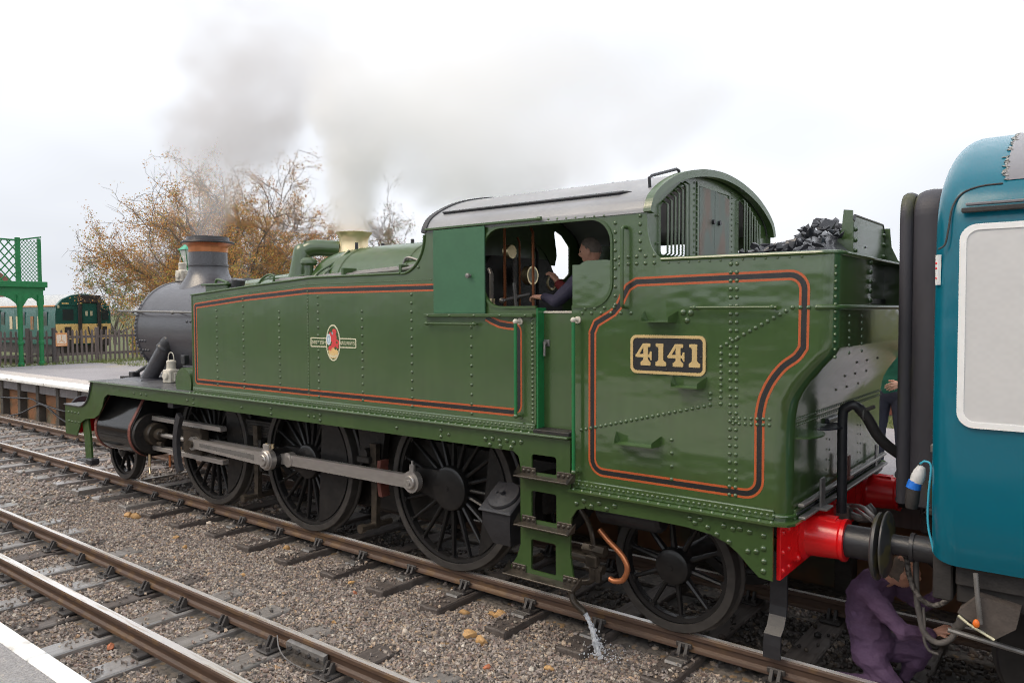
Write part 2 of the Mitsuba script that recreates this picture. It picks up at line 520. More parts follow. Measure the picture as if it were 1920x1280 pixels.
# the larger pale stones that stand out from the ballast
flat('ochre_stone', (.50, .30, .13), .25, f=40, rough=.7)
flat('pale_stone', (.58, .50, .42), .2, f=40, rough=.7)
flat('brick_bit', (.45, .16, .08), .25, f=40, rough=.7)
STONES = ['large ochre stone beside the track, level with the cylinder of the locomotive', 'ochre stone lying just left of the largest ochre stone near the cylinder', 'whitish stone close to the rail below the leading driving wheel', 'ochre stone close to the rail below the gap between the first two driving wheels',
          'ochre stone well out from the rail below the leading driving wheel', 'ochre stone tucked against the rail below the middle driving wheel', 'ochre stone beside the sleeper end below the rear driving wheel', 'biggest ochre stone of the cluster below the sand box', 'ochre stone at the right of the cluster below the sand box',
          'ochre stone against the rail behind the cluster below the sand box', 'smaller ochre stone against the rail left of the sleeper below the sand box', 'small ochre stone in the middle of the ballast between the middle and rear driving wheels', 'small orange brick fragment in the ballast left of the rear driving wheel', 'ochre stone beside the rail right of the water stream',
          'small ochre stone at the bottom of the picture, right of the water stream', 'small whitish stone in the ballast right of the fishplate', 'orange brick fragment lying beside the centre rail of the nearest track', 'small ochre stone between the tracks below the leading driving wheel', 'small ochre stone between the tracks below the middle driving wheel', 'small ochre stone near the nearest running rail, above the fishplate',
          'small ochre stone between two sleeper ends left of the water stream', 'small brick fragment in the ballast between the water stream and the nearest track']
for i, (x, y, s, m) in enumerate([(-1.04, -1.42, .075, 0), (-1.19, -1.46, .06, 0), (.07, -.94, .05, 1), (1.30, -1.13, .05, 0), (.35, -1.57, .04, 0), (1.86, -.95, .05, 0), (4.96, -1.13, .045, 0),
                                  (5.37, -1.52, .055, 0), (5.53, -1.55, .05, 0), (5.29, -.99, .06, 0), (5.2, -1.0, .05, 0), (3.45, -1.26, .035, 0), (3.72, -1.45, .03, 2), (7.18, -.86, .045, 0), (7.04, -1.25, .03, 0),
                                  (4.87, -1.83, .03, 1), (3.08, -3.62, .05, 2), (.9, -1.75, .04, 0), (2.4, -1.9, .03, 0), (4.2, -2.1, .03, 0), (6.3, -1.6, .035, 0), (5.9, -1.9, .03, 2)]):
    v, f = stone(rng, 1)
    k = thing('ballast_stone', STONES[i], 'stone')
    scene[k] = mikit.ply(trimesh.Trimesh(v * s * np.array([1.2, .9, .8]) + (x, y, float(bed_z(np.array([x]), np.array([y]))[0]) + s * .5), f, process=False), ('ochre_stone', 'pale_stone', 'brick_bit')[m], smooth=40)

# rails: bullhead section in (y, z)
hd = [(-.034, -.012), (-.028, -.002), (-.02, 0), (.02, 0), (.028, -.002), (.034, -.012), (.034, -.040), (.012, -.056), (.009, -.10), (.030, -.118), (.034, -.128), (.034, -.145), (-.034, -.145), (-.034, -.128), (-.030, -.118), (-.009, -.10), (-.012, -.056), (-.034, -.040)]


def rail_mesh(x0, x1):
    return yz(Polygon(hd), x0, x1)


def chair_mesh(out):
    """cast rail chair seen from outside (out = -1: towards -y)"""
    m = [box(-.09, .09, -.17, .17, -.186, -.165, .008)]
    for s in (-1, 1):
        for e in (-.030, .030):
            m.append(hull([(e - .014, s * .036, -.166), (e + .014, s * .036, -.166), (e - .014, s * .105, -.166), (e + .014, s * .105, -.166), (e - .012, s * .036, -.085), (e + .012, s * .036, -.085), (e - .012, s * .058, -.082), (e + .012, s * .058, -.082)]))
        for t in (-1, 1):
            m.append(cyl((t * .058, s * .135, -.168), (t * .058, s * .135, -.135), .017, n=8))
    m.append(box(-.07, .07, out * .034, out * .056, -.118, -.075, .006))
    return cat(m)


ch_out, ch_in = mikit.ply(chair_mesh(-1), 'chair_iron', smooth=30), mikit.ply(chair_mesh(1), 'chair_iron', smooth=30)
key_wood = None


def sleeper_mesh(seed):
    m = box(-.127, .127, -1.33, 1.33, -.315, -.185, .012)
    m = m.subdivide().subdivide().subdivide()
    v = np.array(m.vertices)
    v += (meshkit.fbm(np.stack([v[:, 0] * 9 + seed, v[:, 1] * 5, v[:, 2] * 9], -1), 3)[:, None] - .5) * np.array([.02, .03, .012])
    m.vertices = v
    return m


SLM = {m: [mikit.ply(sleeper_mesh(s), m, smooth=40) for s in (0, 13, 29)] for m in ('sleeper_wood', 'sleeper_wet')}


def track(name, label, yc, rows, x0, x1, top, mats, centre=None):
    t = thing(name, label, 'railway track')
    for y in (-.7525, .7525):
        rl = part(t, 'rail', rail_mesh(x0, x1).apply_translation((0, yc + y, 0)), 'rail_rust', 25)
        put(mikit.ply(box(x0, x1, yc + y - .023, yc + y + .023, -.004, .0015), top), 'running_surface', rl)
    for i, (x, dy) in enumerate(rows):
        m = mats(i, x)
        s = put(moved(SLM[m][i % 3], T().translate([x, yc + dy, -.004 * (i % 3)])), 'sleeper', t)
        for y, c in ((-.7525, ch_out), (.7525, ch_in)):
            put(moved(c, T().translate([x, yc + y, 0])), 'chair', s)
            if yc == 0 and y < 0 and x > -1.5:
                put(moved(BASE_PLATE, T().translate([x, yc + y, 0])), 'base_plate', s)
        if centre is not None:
            put(moved(CENTRE_CHAIR, T().translate([x, centre, 0])), 'centre_chair', s)
    return t


BASE_PLATE = mikit.ply(hull([(x, y, z) for x in (-.075, .075) for y, z in ((-.19, -.186), (-.255, -.186), (-.19, -.165), (-.245, -.165))]), 'steel_dull', smooth=20)
CENTRE_CHAIR = mikit.ply(cat([box(-.07, .07, -.12, .12, -.186, -.15, .008), cyl((-.05, -.09, -.15), (-.05, -.09, -.12), .018, n=8), cyl((.05, .09, -.15), (.05, .09, -.12), .018, n=8)]), 'chair_iron', smooth=30)
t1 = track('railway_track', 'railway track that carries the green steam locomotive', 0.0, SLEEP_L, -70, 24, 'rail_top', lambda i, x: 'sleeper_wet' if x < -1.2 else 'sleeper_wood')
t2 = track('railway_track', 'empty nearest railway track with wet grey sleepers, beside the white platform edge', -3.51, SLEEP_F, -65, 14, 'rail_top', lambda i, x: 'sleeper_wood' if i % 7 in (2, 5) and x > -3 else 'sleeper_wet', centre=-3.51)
rl = part(t2, 'centre_rail', rail_mesh(-65, 14).apply_translation((0, -3.515, .0)), 'rail_rust', 25)
put(mikit.ply(box(-65, 14, -3.543, -3.477, -.004, .0015), 'rail_top'), 'running_surface', rl)
# fishplate with its bolts at the joint of the nearer running rail
fp = part(t2, 'fishplate', hull([(x, y, z) for x in (4.50, 4.99) for y, z in ((-2.79, -.045), (-2.83, -.055), (-2.838, -.085), (-2.83, -.125), (-2.79, -.135))]), 'steel_dull', 20, label='steel fishplate bolted over the rail joint')
for x in (4.57, 4.68, 4.81, 4.92):
    part(fp, 'bolt', cyl((x, -2.83, -.09), (x, -2.862, -.09), .021, n=6), 'chair_iron', 20)
part(t2, 'bond_wire', tube(spline([(4.33, -2.80, -.06), (4.42, -2.85, -.12), (4.55, -2.88, -.165), (4.75, -2.89, -.18), (4.95, -2.87, -.165), (5.06, -2.81, -.12)]), .006, 6), 'steel_dull')

# near platform
k = thing('near_platform', kind='structure')
scene[k + '__surface'] = mikit.ply(box(-30, 24, -14, -5.095, .55, .895), 'asphalt')
scene[k + '__wall'] = mikit.ply(box(-30, 24, -5.6, -5.12, -.4, .80), 'brick_orange')
for i in range(30):
    x = 5.49 - .9 * (i - 8)
    put(mikit.ply(box(x + .004, x + .896, -5.093, -4.985, .80, .9, .012), 'white_edge'), 'coping_slab', k)

# far platform
k = thing('far_platform', kind='structure')
pl = Polygon([(-20.6, 1.75), (24, 1.75), (24, 6.05), (-12, 6.05), (-12, 9.6), (-20.6, 9.6)])


def plat_col(p, n, uv):
    g = fbm(p.x * .7, p.y * .7, 0, 4)
    l = smoothstep(.55, .75, fbm(p.x * 1.7 + 4, p.y * 1.7, 3, 4)) * smoothstep(3.6, 5.8, p.y - .10 * (p.x + 19))
    s = noise(p.x * 60, p.y * 60, 1.0)
    return mix(mix((.19, .175, .178), (.28, .262, .27), g) * (.88 + .24 * s), (.33, .27, .14), .7 * l)


bs('platform_grey', plat_col, lambda p, n, uv: .4 + .3 * fbm(p.x, p.y, 2.0, 3), spec=.5)
scene[k + '__surface'] = mikit.ply(xy(pl, .5, .868), 'platform_grey')
for i in range(34):
    x = -21.0 + 1.3 * i
    put(mikit.ply(box(x + .006, x + 1.294, 1.42, 1.92, .79, .874, .015), 'white_edge'), 'edge_slab', k)
    put(mikit.ply(box(x + .006, x + 1.294, 1.926, 2.45, .80, .872), 'coping_grey'), 'paving_slab', k)
    put(mikit.ply(box(x + .18, x + 1.3, 1.90, 2.05, -.40, .79), 'brick_orange'), 'wall_panel', k)
    put(mikit.ply(box(x, x + .175, 1.72, 1.99, -.42, .775, .01), 'post_dark'), 'post', k)
part(k, 'cable', tube(spline([(-21, 1.71, .2), (-17, 1.70, .28), (-15.6, 1.70, .24), (-13.6, 1.70, .33), (-12.8, 1.69, .25), (-11, 1.69, .16), (-8, 1.7, .3)]), .022, 7), 'black_satin')
part(k, 'cable', tube(spline([(-15.2, 1.69, -.28), (-14.2, 1.69, -.12), (-13.3, 1.69, .12), (-12.6, 1.69, .22), (-11.5, 1.69, -.06), (-10.0, 1.69, -.3)]), .022, 7), 'black_satin')

# ------------------------------------------------------------------ the locomotive
L = thing('steam_locomotive', 'green steam tank locomotive with orange and black lining and a brass number plate 4141', 'locomotive')
SY = -1.33            # side plane towards the camera
RV = {}               # rivet heads by material


def rv(mat, pts, normal=(0, -1, 0), r=.0105):
    RV.setdefault(mat, []).append(rivets(pts, normal, r))


# boiler, smokebox, firebox along x (y = 0)
ZB = 2.41
sb_prof = [(0, -2.40), (.30, -2.40), (.62, -2.37), (.70, -2.33), (.735, -2.31), (.775, -2.30), (.775, -2.24), (.765, -2.235), (.765, -.42), (.775, -.415), (.775, -.35), (.72, -.33), (0, -.33)]
part(L, 'smokebox', lathe([(r, h) for r, h in sb_prof], (0, 0, ZB), (1, 0, 0), 72), 'smokebox_black', 30)
rr = []
for a in np.radians(np.arange(150, 330, 4.5)):
    for x in (-2.27, -.385):
        rr.append(((x, .775 * math.cos(a), ZB + .775 * math.sin(a)), (0, math.cos(a), math.sin(a))))
for a, xs in ((193, (-2.18, -2.10, -2.02)), (205, (-2.18, -2.10, -2.02)), (215, (-1.1, -.95, -.8, -.65)), (222, (-.9, -.7, -.55)), (170, (-.75, -.65)), (163, (-.62,))):
    a = math.radians(a)
    for x in xs:
        rr.append(((x, .765 * math.cos(a), ZB + .765 * math.sin(a)), (0, math.cos(a), math.sin(a))))
rv('smokebox_black', [p for p, n in rr], [n for p, n in rr], .016)
boiler = lathe([(0, -.33), (.72, -.33), (.74, -.20), (.82, 1.05), (.915, 2.1), (.915, 2.15), (0, 2.2)], (0, 0, ZB), (1, 0, 0), 64)
part(L, 'boiler', boiler, 'green_paint', 30)
# round-shouldered firebox casing
fbs = rnd(Polygon([(-.80, 1.7), (-.80, 3.32), (.80, 3.32), (.80, 1.7)]).buffer(0), .001)
fbs = Polygon([(-.80, 1.7)] + [(.47 * -1 - .33 * math.cos(t), 2.98 + .33 * math.sin(t) + .0) for t in np.linspace(0, PI / 2, 9)] + [(0, 3.36)] + [(.47 + .33 * math.cos(t), 2.98 + .33 * math.sin(t)) for t in np.linspace(PI / 2, 0, 9)] + [(.80, 1.7)])


def fb_loft():
    n, rows_ = 40, []
    th = np.linspace(-.15 * PI, 1.15 * PI, n)
    for x, s in ((2.02, .90), (2.08, .945), (2.22, .97), (2.45, .985), (2.9, 1.0), (4.70, 1.0)):
        e = np.abs(np.cos(th))**.72 * np.sign(np.cos(th)), np.abs(np.sin(th))**.80 * np.sign(np.sin(th))
        rows_.append(np.stack([0 * th + x, -.86 * s * e[0], 2.50 + .985 * s * e[1]], -1))
    c = rows_[0] * 1.0; c[:] = (2.02, 0, 2.45)
    return grid_mesh(np.array([c] + rows_))


fbm_ = fb_loft(); fbm_.invert()
part(L, 'firebox', fbm_, 'green_paint', 40)
for x, w in ((.55, .04), (1.30, .04), (2.62, .05), (3.75, .05)):
    if x < 2:
        part(L, 'boiler_band', lathe([(.72, x - w / 2), (.755 + .064 * (x + .2), x - w / 2), (.755 + .064 * (x + .2), x + w / 2), (.72, x + w / 2)], (0, 0, ZB), (1, 0, 0), 60), 'green_trim', 30)
    else:
        th = np.linspace(-.15 * PI, 1.15 * PI, 40)
        e = np.abs(np.cos(th))**.72 * np.sign(np.cos(th)), np.abs(np.sin(th))**.80 * np.sign(np.sin(th))
        f = 1.006 if x > 2.9 else .998
        R_ = [np.stack([0 * th + xx, -.86 * f * e[0], 2.50 + .985 * f * e[1]], -1) for xx in (x - w / 2, x + w / 2)]
        m_ = grid_mesh(np.array(R_)); m_.invert()
        part(L, 'boiler_band', m_, 'green_paint', 40, label='thin band round the firebox casing')

# chimney with copper cap and saddle flare
cz = 3.0
ch = []
for t in np.linspace(0, 1, 9):
    ch.append((.295 + .21 * (1 - t)**2.4, cz + .11 + .28 * t))
chm = lathe([(0, cz)] + [(.52, cz - .02)] + ch + [(.30, cz + .40), (.305, cz + .405), (.305, cz + .425), (.288, cz + .43), (.286, cz + .62), (.0, cz + .62)], (-1.43, 0, 0), (0, 0, 1), 56)
# saddle: the flare bends down over the round smokebox
v = np.array(chm.vertices)
low = np.clip((3.33 - v[:, 2]) / .24, 0, 1)
yy = np.clip(np.abs(v[:, 1]), 0, .7)
v[:, 2] -= low * ((ZB + .765) - (ZB + np.sqrt(.765**2 - yy**2)))
chm.vertices = v
part(L, 'chimney', chm, 'smokebox_black', 40)
cap = [(.286, 3.615), (.290, 3.62), (.292, 3.68), (.300, 3.71), (.325, 3.735), (.37, 3.752), (.385, 3.760), (.388, 3.775), (.372, 3.788), (.335, 3.792)]
part(L, 'chimney_cap', lathe([(.28, 3.61)] + cap + [(.30, 3.785), (.24, 3.7), (.24, 3.62), (.28, 3.61)], (-1.43, 0, 0), (0, 0, 1), 56), 'copper', 40, label='copper cap round the chimney top')
part(L, 'chimney_rim', lathe([(.30, 3.78), (.325, 3.788), (.33, 3.80), (.318, 3.835), (.315, 3.858), (.29, 3.860), (.27, 3.83), (.25, 3.6)], (-1.43, 0, 0), (0, 0, 1), 56), 'black_satin', 40)
part(L, 'chimney_cap_ring', lathe([(.372, 3.752), (.394, 3.757), (.398, 3.770), (.392, 3.783), (.372, 3.790)], (-1.43, 0, 0), (0, 0, 1), 56), 'black_satin', 40)

# brass safety valve bonnet with the two clack boxes
bon = [(.0, 3.30), (.225, 3.30), (.205, 3.42), (.186, 3.50), (.182, 3.56), (.188, 3.62), (.205, 3.66), (.232, 3.685), (.236, 3.697), (.215, 3.70), (.17, 3.64), (.15, 3.5), (0, 3.5)]
part(L, 'safety_valve_bonnet', lathe(bon, (2.07, 0, 0), (0, 0, 1), 56), 'brass', 40, label='polished brass safety valve bonnet')
part(L, 'top_feed', cat([lathe([(0, 0), (.165, 0), (.150, .10), (.128, .33), (.122, .40), (.105, .46), (.06, .495), (0, .50)], (1.52, -.44, 3.06), (.10, .05, .99), 24), tube(spline([(1.57, -.42, 3.44), (1.66, -.34, 3.50), (1.80, -.20, 3.50), (1.92, -.1, 3.49)], 6), .105, 18), cyl((1.60, -.42, 3.5), (1.60, -.42, 3.60), .016, n=8)]), 'green_paint', 50)
part(L, 'top_feed_base', lathe([(.0, 0), (.26, 0), (.225, .06), (.18, .13), (0, .13)], (1.50, -.46, 2.97), (.08, -.15, .98), 28), 'copper', 40, label='copper coloured base of the top feed pipe')
part(L, 'mushroom_vent', cat([lathe([(.055, 0), (.055, .22), (0, .22)], (2.00, -.66, 3.05), (0, 0, 1), 16), lathe([(0, .2), (.085, .2), (.105, .225), (.10, .26), (.07, .29), (0, .30)], (2.00, -.66, 3.05), (0, 0, 1), 20)]), 'green_paint', 35)
part(L, 'washout_plug_cover', lathe([(0, 0), (.06, 0), (.055, .02), (0, .025)], (2.75, -.62, 3.25), (0, -.72, .7), 18), 'green_trim', 30)
for pts, r in (([(2.45, -.86, 2.95), (2.44, -.80, 3.1), (2.50, -.62, 3.25), (2.62, -.50, 3.34)], .012), ([(2.55, -.74, 3.15), (2.72, -.72, 3.07), (2.95, -.70, 3.13), (3.02, -.66, 3.19)], .010), ([(2.36, -.90, 2.85), (2.38, -.86, 3.1), (2.44, -.6, 3.28), (2.52, -.45, 3.42)], .016)):
    part(L, 'pipe', tube(spline(pts), r, 8), 'green_paint')
for dy, z0, z1, r in ((0, 3.09, 3.135, .022), (.10, 3.07, 3.105, .020), (-.02, 3.055, 3.085, .016)):
    part(L, 'pipe', tube(spline([(1.6, -.80 - dy, z0 - .01), (2.6, -.82 - dy, z0 + .01), (3.6, -.84 - dy, z1), (4.1, -.86 - dy, z1 + .02), (4.3, -.90 - dy, z1 + .05), (4.7, -.92, z1 + .05)]), r, 8), 'steel_dull')
for x in (3.02, 3.95):
    part(L, 'pipe_clip', box(x - .02, x + .02, -.98, -.78, 3.03, 3.17, .006), 'green_trim')
part(L, 'whistle_pipe', tube(spline([(3.7, -.70, 3.0), (3.75, -.70, 3.25), (3.95, -.68, 3.22), (4.1, -.7, 3.20)]), .014, 8), 'steel_dull')
for x, y in ((2.45, -.28), (3.3, -.15), (1.15, -.2), (2.62, 0)):
    part(L, 'boiler_stud', cyl((x, y, 3.38 if x > 2 else 3.1), (x, y, 3.53 if x > 2 else 3.25), .02, n=8), 'black_satin')

# side tanks
tank = Polygon([(.44, 1.66), (.445, 2.89), (2.88, 3.04), (4.52, 3.04), (4.52, 2.6), (5.98, 2.6), (5.98, 1.66)])
tm = xz(tank, SY, -.80)
tk = part(L, 'side_tank', tm, 'green_paint', 20)
part(L, 'side_tank', mirror(tm), 'green_paint', 20)
# bead along the tank's top edge, and its inner seam
bead = spline([(.43, 2.90), (1.6, 2.975), (2.75, 3.04), (2.95, 3.05), (3.6, 3.05), (4.33, 3.05)], 6)
part(tk, 'top_bead', tube(np.stack([bead[:, 0], 0 * bead[:, 0] + SY - .006, bead[:, 1]], -1), .013, 8), 'green_trim', 40)
part(tk, 'filler_box', cat([box(.40, .92, -1.12, -.95, 2.90, 3.03, .01), box(.36, .96, -1.16, -.90, 3.025, 3.05, .008), tube(spline([(.45, -1.0, 3.05), (.5, -1.0, 3.11), (.75, -1.0, 3.06)]), .018, 8)]), 'green_trim', 30)
part(tk, 'filler_lid', cat([cyl((1.0, -1.02, 3.0), (1.02, -1.02, 3.10), .085, bev=.01), box(.9, 1.08, -1.1, -.94, 2.98, 3.0)]), 'black_satin', 30)
part(tk, 'lifting_eye', tube(spline([(1.45, -1.0, 2.95), (1.47, -1.0, 3.06), (1.62, -1.0, 3.13), (1.75, -1.0, 3.12), (1.75, -1.0, 3.02)]), .014, 8), 'green_trim')
part(L, 'boiler_handrail', tube(spline([(1.35, -.72, 2.96), (1.55, -.70, 3.07), (2.0, -.68, 3.14)]), .018, 8), 'green_trim')
part(L, 'lamp_bracket_bar', cat([tube([(1.95, -.50, 3.08), (2.62 - .9, -.45, 3.12)], .02, 8), box(1.0, 1.62, -.66, -.60, 3.10, 3.125, .005)]), 'green_paint')
part(tk, 'front_edge_angle', box(.425, .447, SY - .006, SY + .06, 1.67, 2.885, .004), 'green_trim')

# cab: side sheet, roof, front and rear sheets
side = [(4.35, 2.60), (4.35, 3.03)] + [(4.35 + .32 * math.sin(t), 3.04 + .36 * (1 - math.cos(t))) for t in np.linspace(0, PI / 2, 10)] + [(4.67, 3.44), (7.04, 3.44)] + [(7.04, 3.34)] + [(7.20 - .16 * math.cos(t), 3.34 - .285 * math.sin(t)) for t in np.linspace(.2, PI / 2, 9)] + [(7.20, 2.60)]
sp = Polygon(side)
sp = sp.difference(rrect(5.40, 2.712, 6.725, 3.405, .19)).difference(sbox(5.985, 2.5, 6.355, 2.8))
csm = xz(sp, SY, SY + .014)
cs = part(L, 'cab_side', csm, 'green_paint', 20)
farp = Polygon(side).difference(rrect(5.40, 2.712, 6.725, 3.405, .19))
part(L, 'cab_side', mirror(xz(farp, SY, SY + .014)), 'green_paint', 20)
rim = rrect(5.385, 2.697, 6.74, 3.42, .2).difference(rrect(5.405, 2.717, 6.72, 3.40, .19)).difference(sbox(5.985, 2.5, 6.355, 2.9))
part(cs, 'window_beading', xz(rim, SY - .012, SY + .016), 'green_trim', 30)
shut = part(cs, 'sliding_shutter', box(4.805, 5.438, -1.362, -1.346, 2.655, 3.432, .003), 'green_shutter', 20, label='flat lighter green sliding shutter closing the front half of the cab window')
part(shut, 'knob', lathe([(0, 0), (.013, .0), (.013, .02), (.024, .03), (.022, .045), (0, .052)], (5.27, -1.362, 2.995), (0, -1, 0), 14), 'steel_dull')
part(cs, 'shutter_rail', box(4.68, 5.975, -1.375, SY, 2.622, 2.652, .004), 'green_trim')
part(cs, 'shutter_rail', cat([box(4.70, 6.05, -1.368, SY, 3.438, 3.458, .003), cyl((6.03, -1.37, 3.447), (6.07, -1.37, 3.447), .017)]), 'green_trim')
part(cs, 'front_edge_bead', tube(np.array([(x, SY, z) for x, z in side[1:12]]) + (-.004, -.004, .004), .013, 8), 'green_trim')
rv('green_trim', [(x, -1.375, 2.637) for x in (4.74, 5.02, 5.32, 5.62, 5.9)], r=.009)
rv('green_trim', row((6.12, SY, 3.437), (6.66, SY, 3.425), .09), r=.010)
cw = [(y, z) for y, z in ((-1.33, 3.42), (-1.315, 3.47), (-1.25, 3.555), (-1.08, 3.655), (-.83, 3.752), (-.52, 3.822), (-.26, 3.856), (0, 3.868))]
cw = np.array(cw); cw = np.vstack([cw, cw[-2::-1] * (-1, 1)])
cws = spline(np.hstack([0 * cw[:, :1], cw]), 4)[:, 1:]
outer = Polygon(cws)
shell = LineString(cws).buffer(.009, cap_style='flat')
part(L, 'cab_roof', yz(shell, 4.655, 7.06), 'roof_grey', 40)
part(L, 'roof_front_strip', yz(LineString(cws).buffer(.022, cap_style='flat'), 4.64, 4.70), 'black_satin', 40)
part(L, 'roof_rear_strip', yz(LineString(cws).buffer(.030, cap_style='flat'), 7.02, 7.085), 'green_paint', 40, label='green rim round the rear end of the cab roof')
part(L, 'rain_strip', cat([hull([(4.80, -1.20, 3.60), (6.72, -1.20, 3.60), (6.80, -1.17, 3.61), (4.80, -1.225, 3.615), (6.72, -1.225, 3.615), (4.80, -1.21, 3.625), (6.75, -1.20, 3.63), (6.82, -1.17, 3.62)])]), 'black_satin', 20, label='dark rain strip along the cab roof')
rv('roof_grey', [(x, -.42, 3.84) for x in (5.05, 5.6, 5.75, 6.2, 6.35, 6.6)] + [(x, -.60, 3.80) for x in (5.2, 5.35, 5.9)], (0, -.3, 1), .014)
# grab rail on the rear of the roof
part(L, 'roof_grab_rail', tube([(6.95, -1.12, 3.63), (6.95, -1.13, 3.72), (6.96, -1.10, 3.74), (6.98, -.72, 3.84), (6.99, -.69, 3.83), (6.99, -.69, 3.77)], .013, 8), 'black_satin')
full = Polygon(list(map(tuple, cws)) + [(1.33, 2.6), (-1.33, 2.6)])
spec = Polygon([(.75, 3.05), (.84, 3.32), (.78, 3.62), (.95, 3.56), (1.10, 3.44), (1.10, 3.12), (1.0, 3.05)])
spec = rnd(spec, .03, .03)
front = full.difference(spec).difference(affinity.scale(spec, -1, 1, origin=(0, 0))).difference(Polygon([(-.8, 2.5), (-.8, 3.2), (.8, 3.2), (.8, 2.5)]))
part(L, 'cab_front', yz(front, 4.675, 4.690), 'green_trim', 20)
win = Polygon([(-1.03, 3.12), (-1.03, 3.50), (-.93, 3.60), (-.57, 3.73), (-.57, 3.12)])
win = rnd(win, .03, .03)
win2 = affinity.scale(win, -1, 1, origin=(0, 0))
rear = Polygon(list(map(tuple, cws)) + [(1.33, 3.0), (-1.33, 3.0)]).difference(win).difference(win2)
rs = part(L, 'cab_rear', yz(rear, 6.985, 7.0), 'green_paint', 20, label='green rear sheet of the cab with barred windows')
for s in (1, -1):
    for k_ in range(7):
        y = s * (-1.0 + .40 * k_ / 6)
        zt = 3.55 + .22 * min(1, (1.03 - abs(y)) / .4) - .02
        part(rs, 'window_bar', tube([(7.0, y, 3.10), (7.045, y, 3.13), (7.045, y, zt - .03), (7.0, y, zt)], .0085, 6), 'green_paint')
dr_ = Polygon([(-.345, 3.10), (-.345, 3.735), (.325, 3.735), (.325, 3.10)])
for y0, y1, zt0, zt1 in ((-.335, -.012, 3.742, 3.742), (-.006, .318, 3.742, 3.70)):
    d_ = part(rs, 'coal_door', yz(Polygon([(y0, 3.08), (y0, zt0), (y1, zt1), (y1, 3.08)]), 7.0, 7.012), 'coal_door_paint', 20, label='rust stained pale coal door leaf')
    part(d_, 'knob', cyl((7.012, (-.06 if y0 < -.1 else .07), 3.46), (7.035, (-.06 if y0 < -.1 else .07), 3.46), .022, n=10), 'black_satin')
part(rs, 'door_frame', yz(Polygon([(-.37, 3.08), (-.37, 3.775), (.345, 3.765), (.345, 3.08)]).difference(Polygon([(-.34, 3.0), (-.34, 3.747), (.322, 3.735), (.322, 3.0)])), 7.0, 7.010), 'green_paint', 20)
rv('green_paint', [(7.012, y, z) for y in (-.395, .37) for z in np.arange(3.12, 3.8, .05)] + [(7.012, -1.1, z) for z in (3.2, 3.42)] + [(7.012, .52, z) for z in (3.2, 3.5)], (1, 0, 0), .008)
# cab floor, inner fittings and the driver's guard sheet
part(L, 'cab_floor', box(4.7, 7.0, -1.30, 1.30, 1.60, 1.66), 'cab_brown')
part(L, 'cab_back_locker', box(6.72, 6.98, -1.30, 1.30, 1.66, 2.62), 'cab_brown')
bh = part(L, 'backhead', yz(rnd(Polygon([(-.78, 1.66), (-.80, 2.9), (-.5, 3.25), (.5, 3.25), (.80, 2.9), (.78, 1.66)]), .08), 4.70, 4.80), 'grime', 20)
for y, x, z0, z1, r, m in ((-.55, 5.02, 2.2, 3.5, .014, 'copper'), (-.45, 5.30, 2.3, 3.45, .014, 'copper'), (-.3, 4.95, 2.3, 3.3, .02, 'steel_dull'), (-.62, 4.90, 2.3, 3.05, .022, 'steel_rod'), (-.15, 4.9, 2.5, 3.4, .012, 'copper'), (.1, 4.95, 2.4, 3.3, .016, 'grime')):
    part(bh, 'pipe', tube([(x, y, z0), (x, y, z1), (x - .05, y + .03, z1 + .05)], r, 8), m)
part(bh, 'gauge', cat([cyl((5.0, -.05, 3.05), (4.92, -.05, 3.05), .10, n=24)]), 'brass', 30)
part(bh, 'gauge', cat([cyl((5.0, -.40, 3.28), (4.92, -.40, 3.28), .07, n=24)]), 'brass', 30)
part(bh, 'gauge_face', cyl((5.003, -.05, 3.05), (5.0, -.05, 3.05), .08, n=24), 'cream', 30)
part(bh, 'regulator_handle', cat([tube([(4.98, -.1, 2.85), (5.02, -.6, 2.78)], .02, 8), trimesh.creation.icosphere(2, .03).apply_translation((5.02, -.6, 2.78))]), 'steel_rod')
part(bh, 'valve_wheel', trimesh.creation.torus(.075, .014, 24, 8).apply_transform(trimesh.transformations.rotation_matrix(PI / 2, (0, 1, 0))).apply_translation((5.05, .22, 2.98)), 'brass')
part(bh, 'lever', tube([(5.25, -.62, 2.4), (5.22, -.66, 2.95)], .016, 8), 'steel_rod')
part(bh, 'injector_body', cat([cyl((4.95, -.70, 2.55), (4.95, -.70, 2.80), .05), cyl((4.95, -.70, 2.6), (5.1, -.70, 2.6), .03)]), 'brass')
part(cs, 'tank_end_sheet', xz(rnd(Polygon([(4.7, 2.0), (4.7, 2.98), (5.02, 2.98), (5.30, 2.75), (5.45, 2.45), (5.5, 2.0)]), .05), -1.25, -1.20), 'green_trim')
part(cs, 'draught_guard', xz(rnd(Polygon([(6.375, 2.6), (6.375, 3.08), (6.76, 3.08), (6.76, 2.6)]), .11).union(sbox(6.5, 2.6, 6.76, 3.075)).union(sbox(6.375, 2.6, 6.76, 2.75)), -1.300, -1.285), 'green_paint_wavy', 20, label='curved draught guard inside the rear of the cab window')
cd = part(L, 'cab_door', box(5.99, 6.345, -1.235, -1.215, 1.67, 2.655, .004), 'green_paint', 20)
part(cd, 'capping_strip', box(5.99, 6.345, -1.242, -1.208, 2.655, 2.672, .003), 'white_lamp')
part(cd, 'handle', cat([cyl((6.03, -1.235, 2.40), (6.03, -1.275, 2.40), .016, n=10), tube([(6.03, -1.27, 2.41), (6.03, -1.275, 2.29)], .011, 8), box(6.0, 6.06, -1.247, -1.235, 2.37, 2.43, .004)]), 'steel_dull')
part(L, 'door_pillar', box(5.982, 5.999, SY + .002, -1.20, 1.66, 2.70, .003), 'green_bright', 20, label='bright green door pillar')
part(L, 'door_pillar', box(6.335, 6.356, SY + .016, -1.20, 1.66, 2.70, .003), 'green_trim', 20)
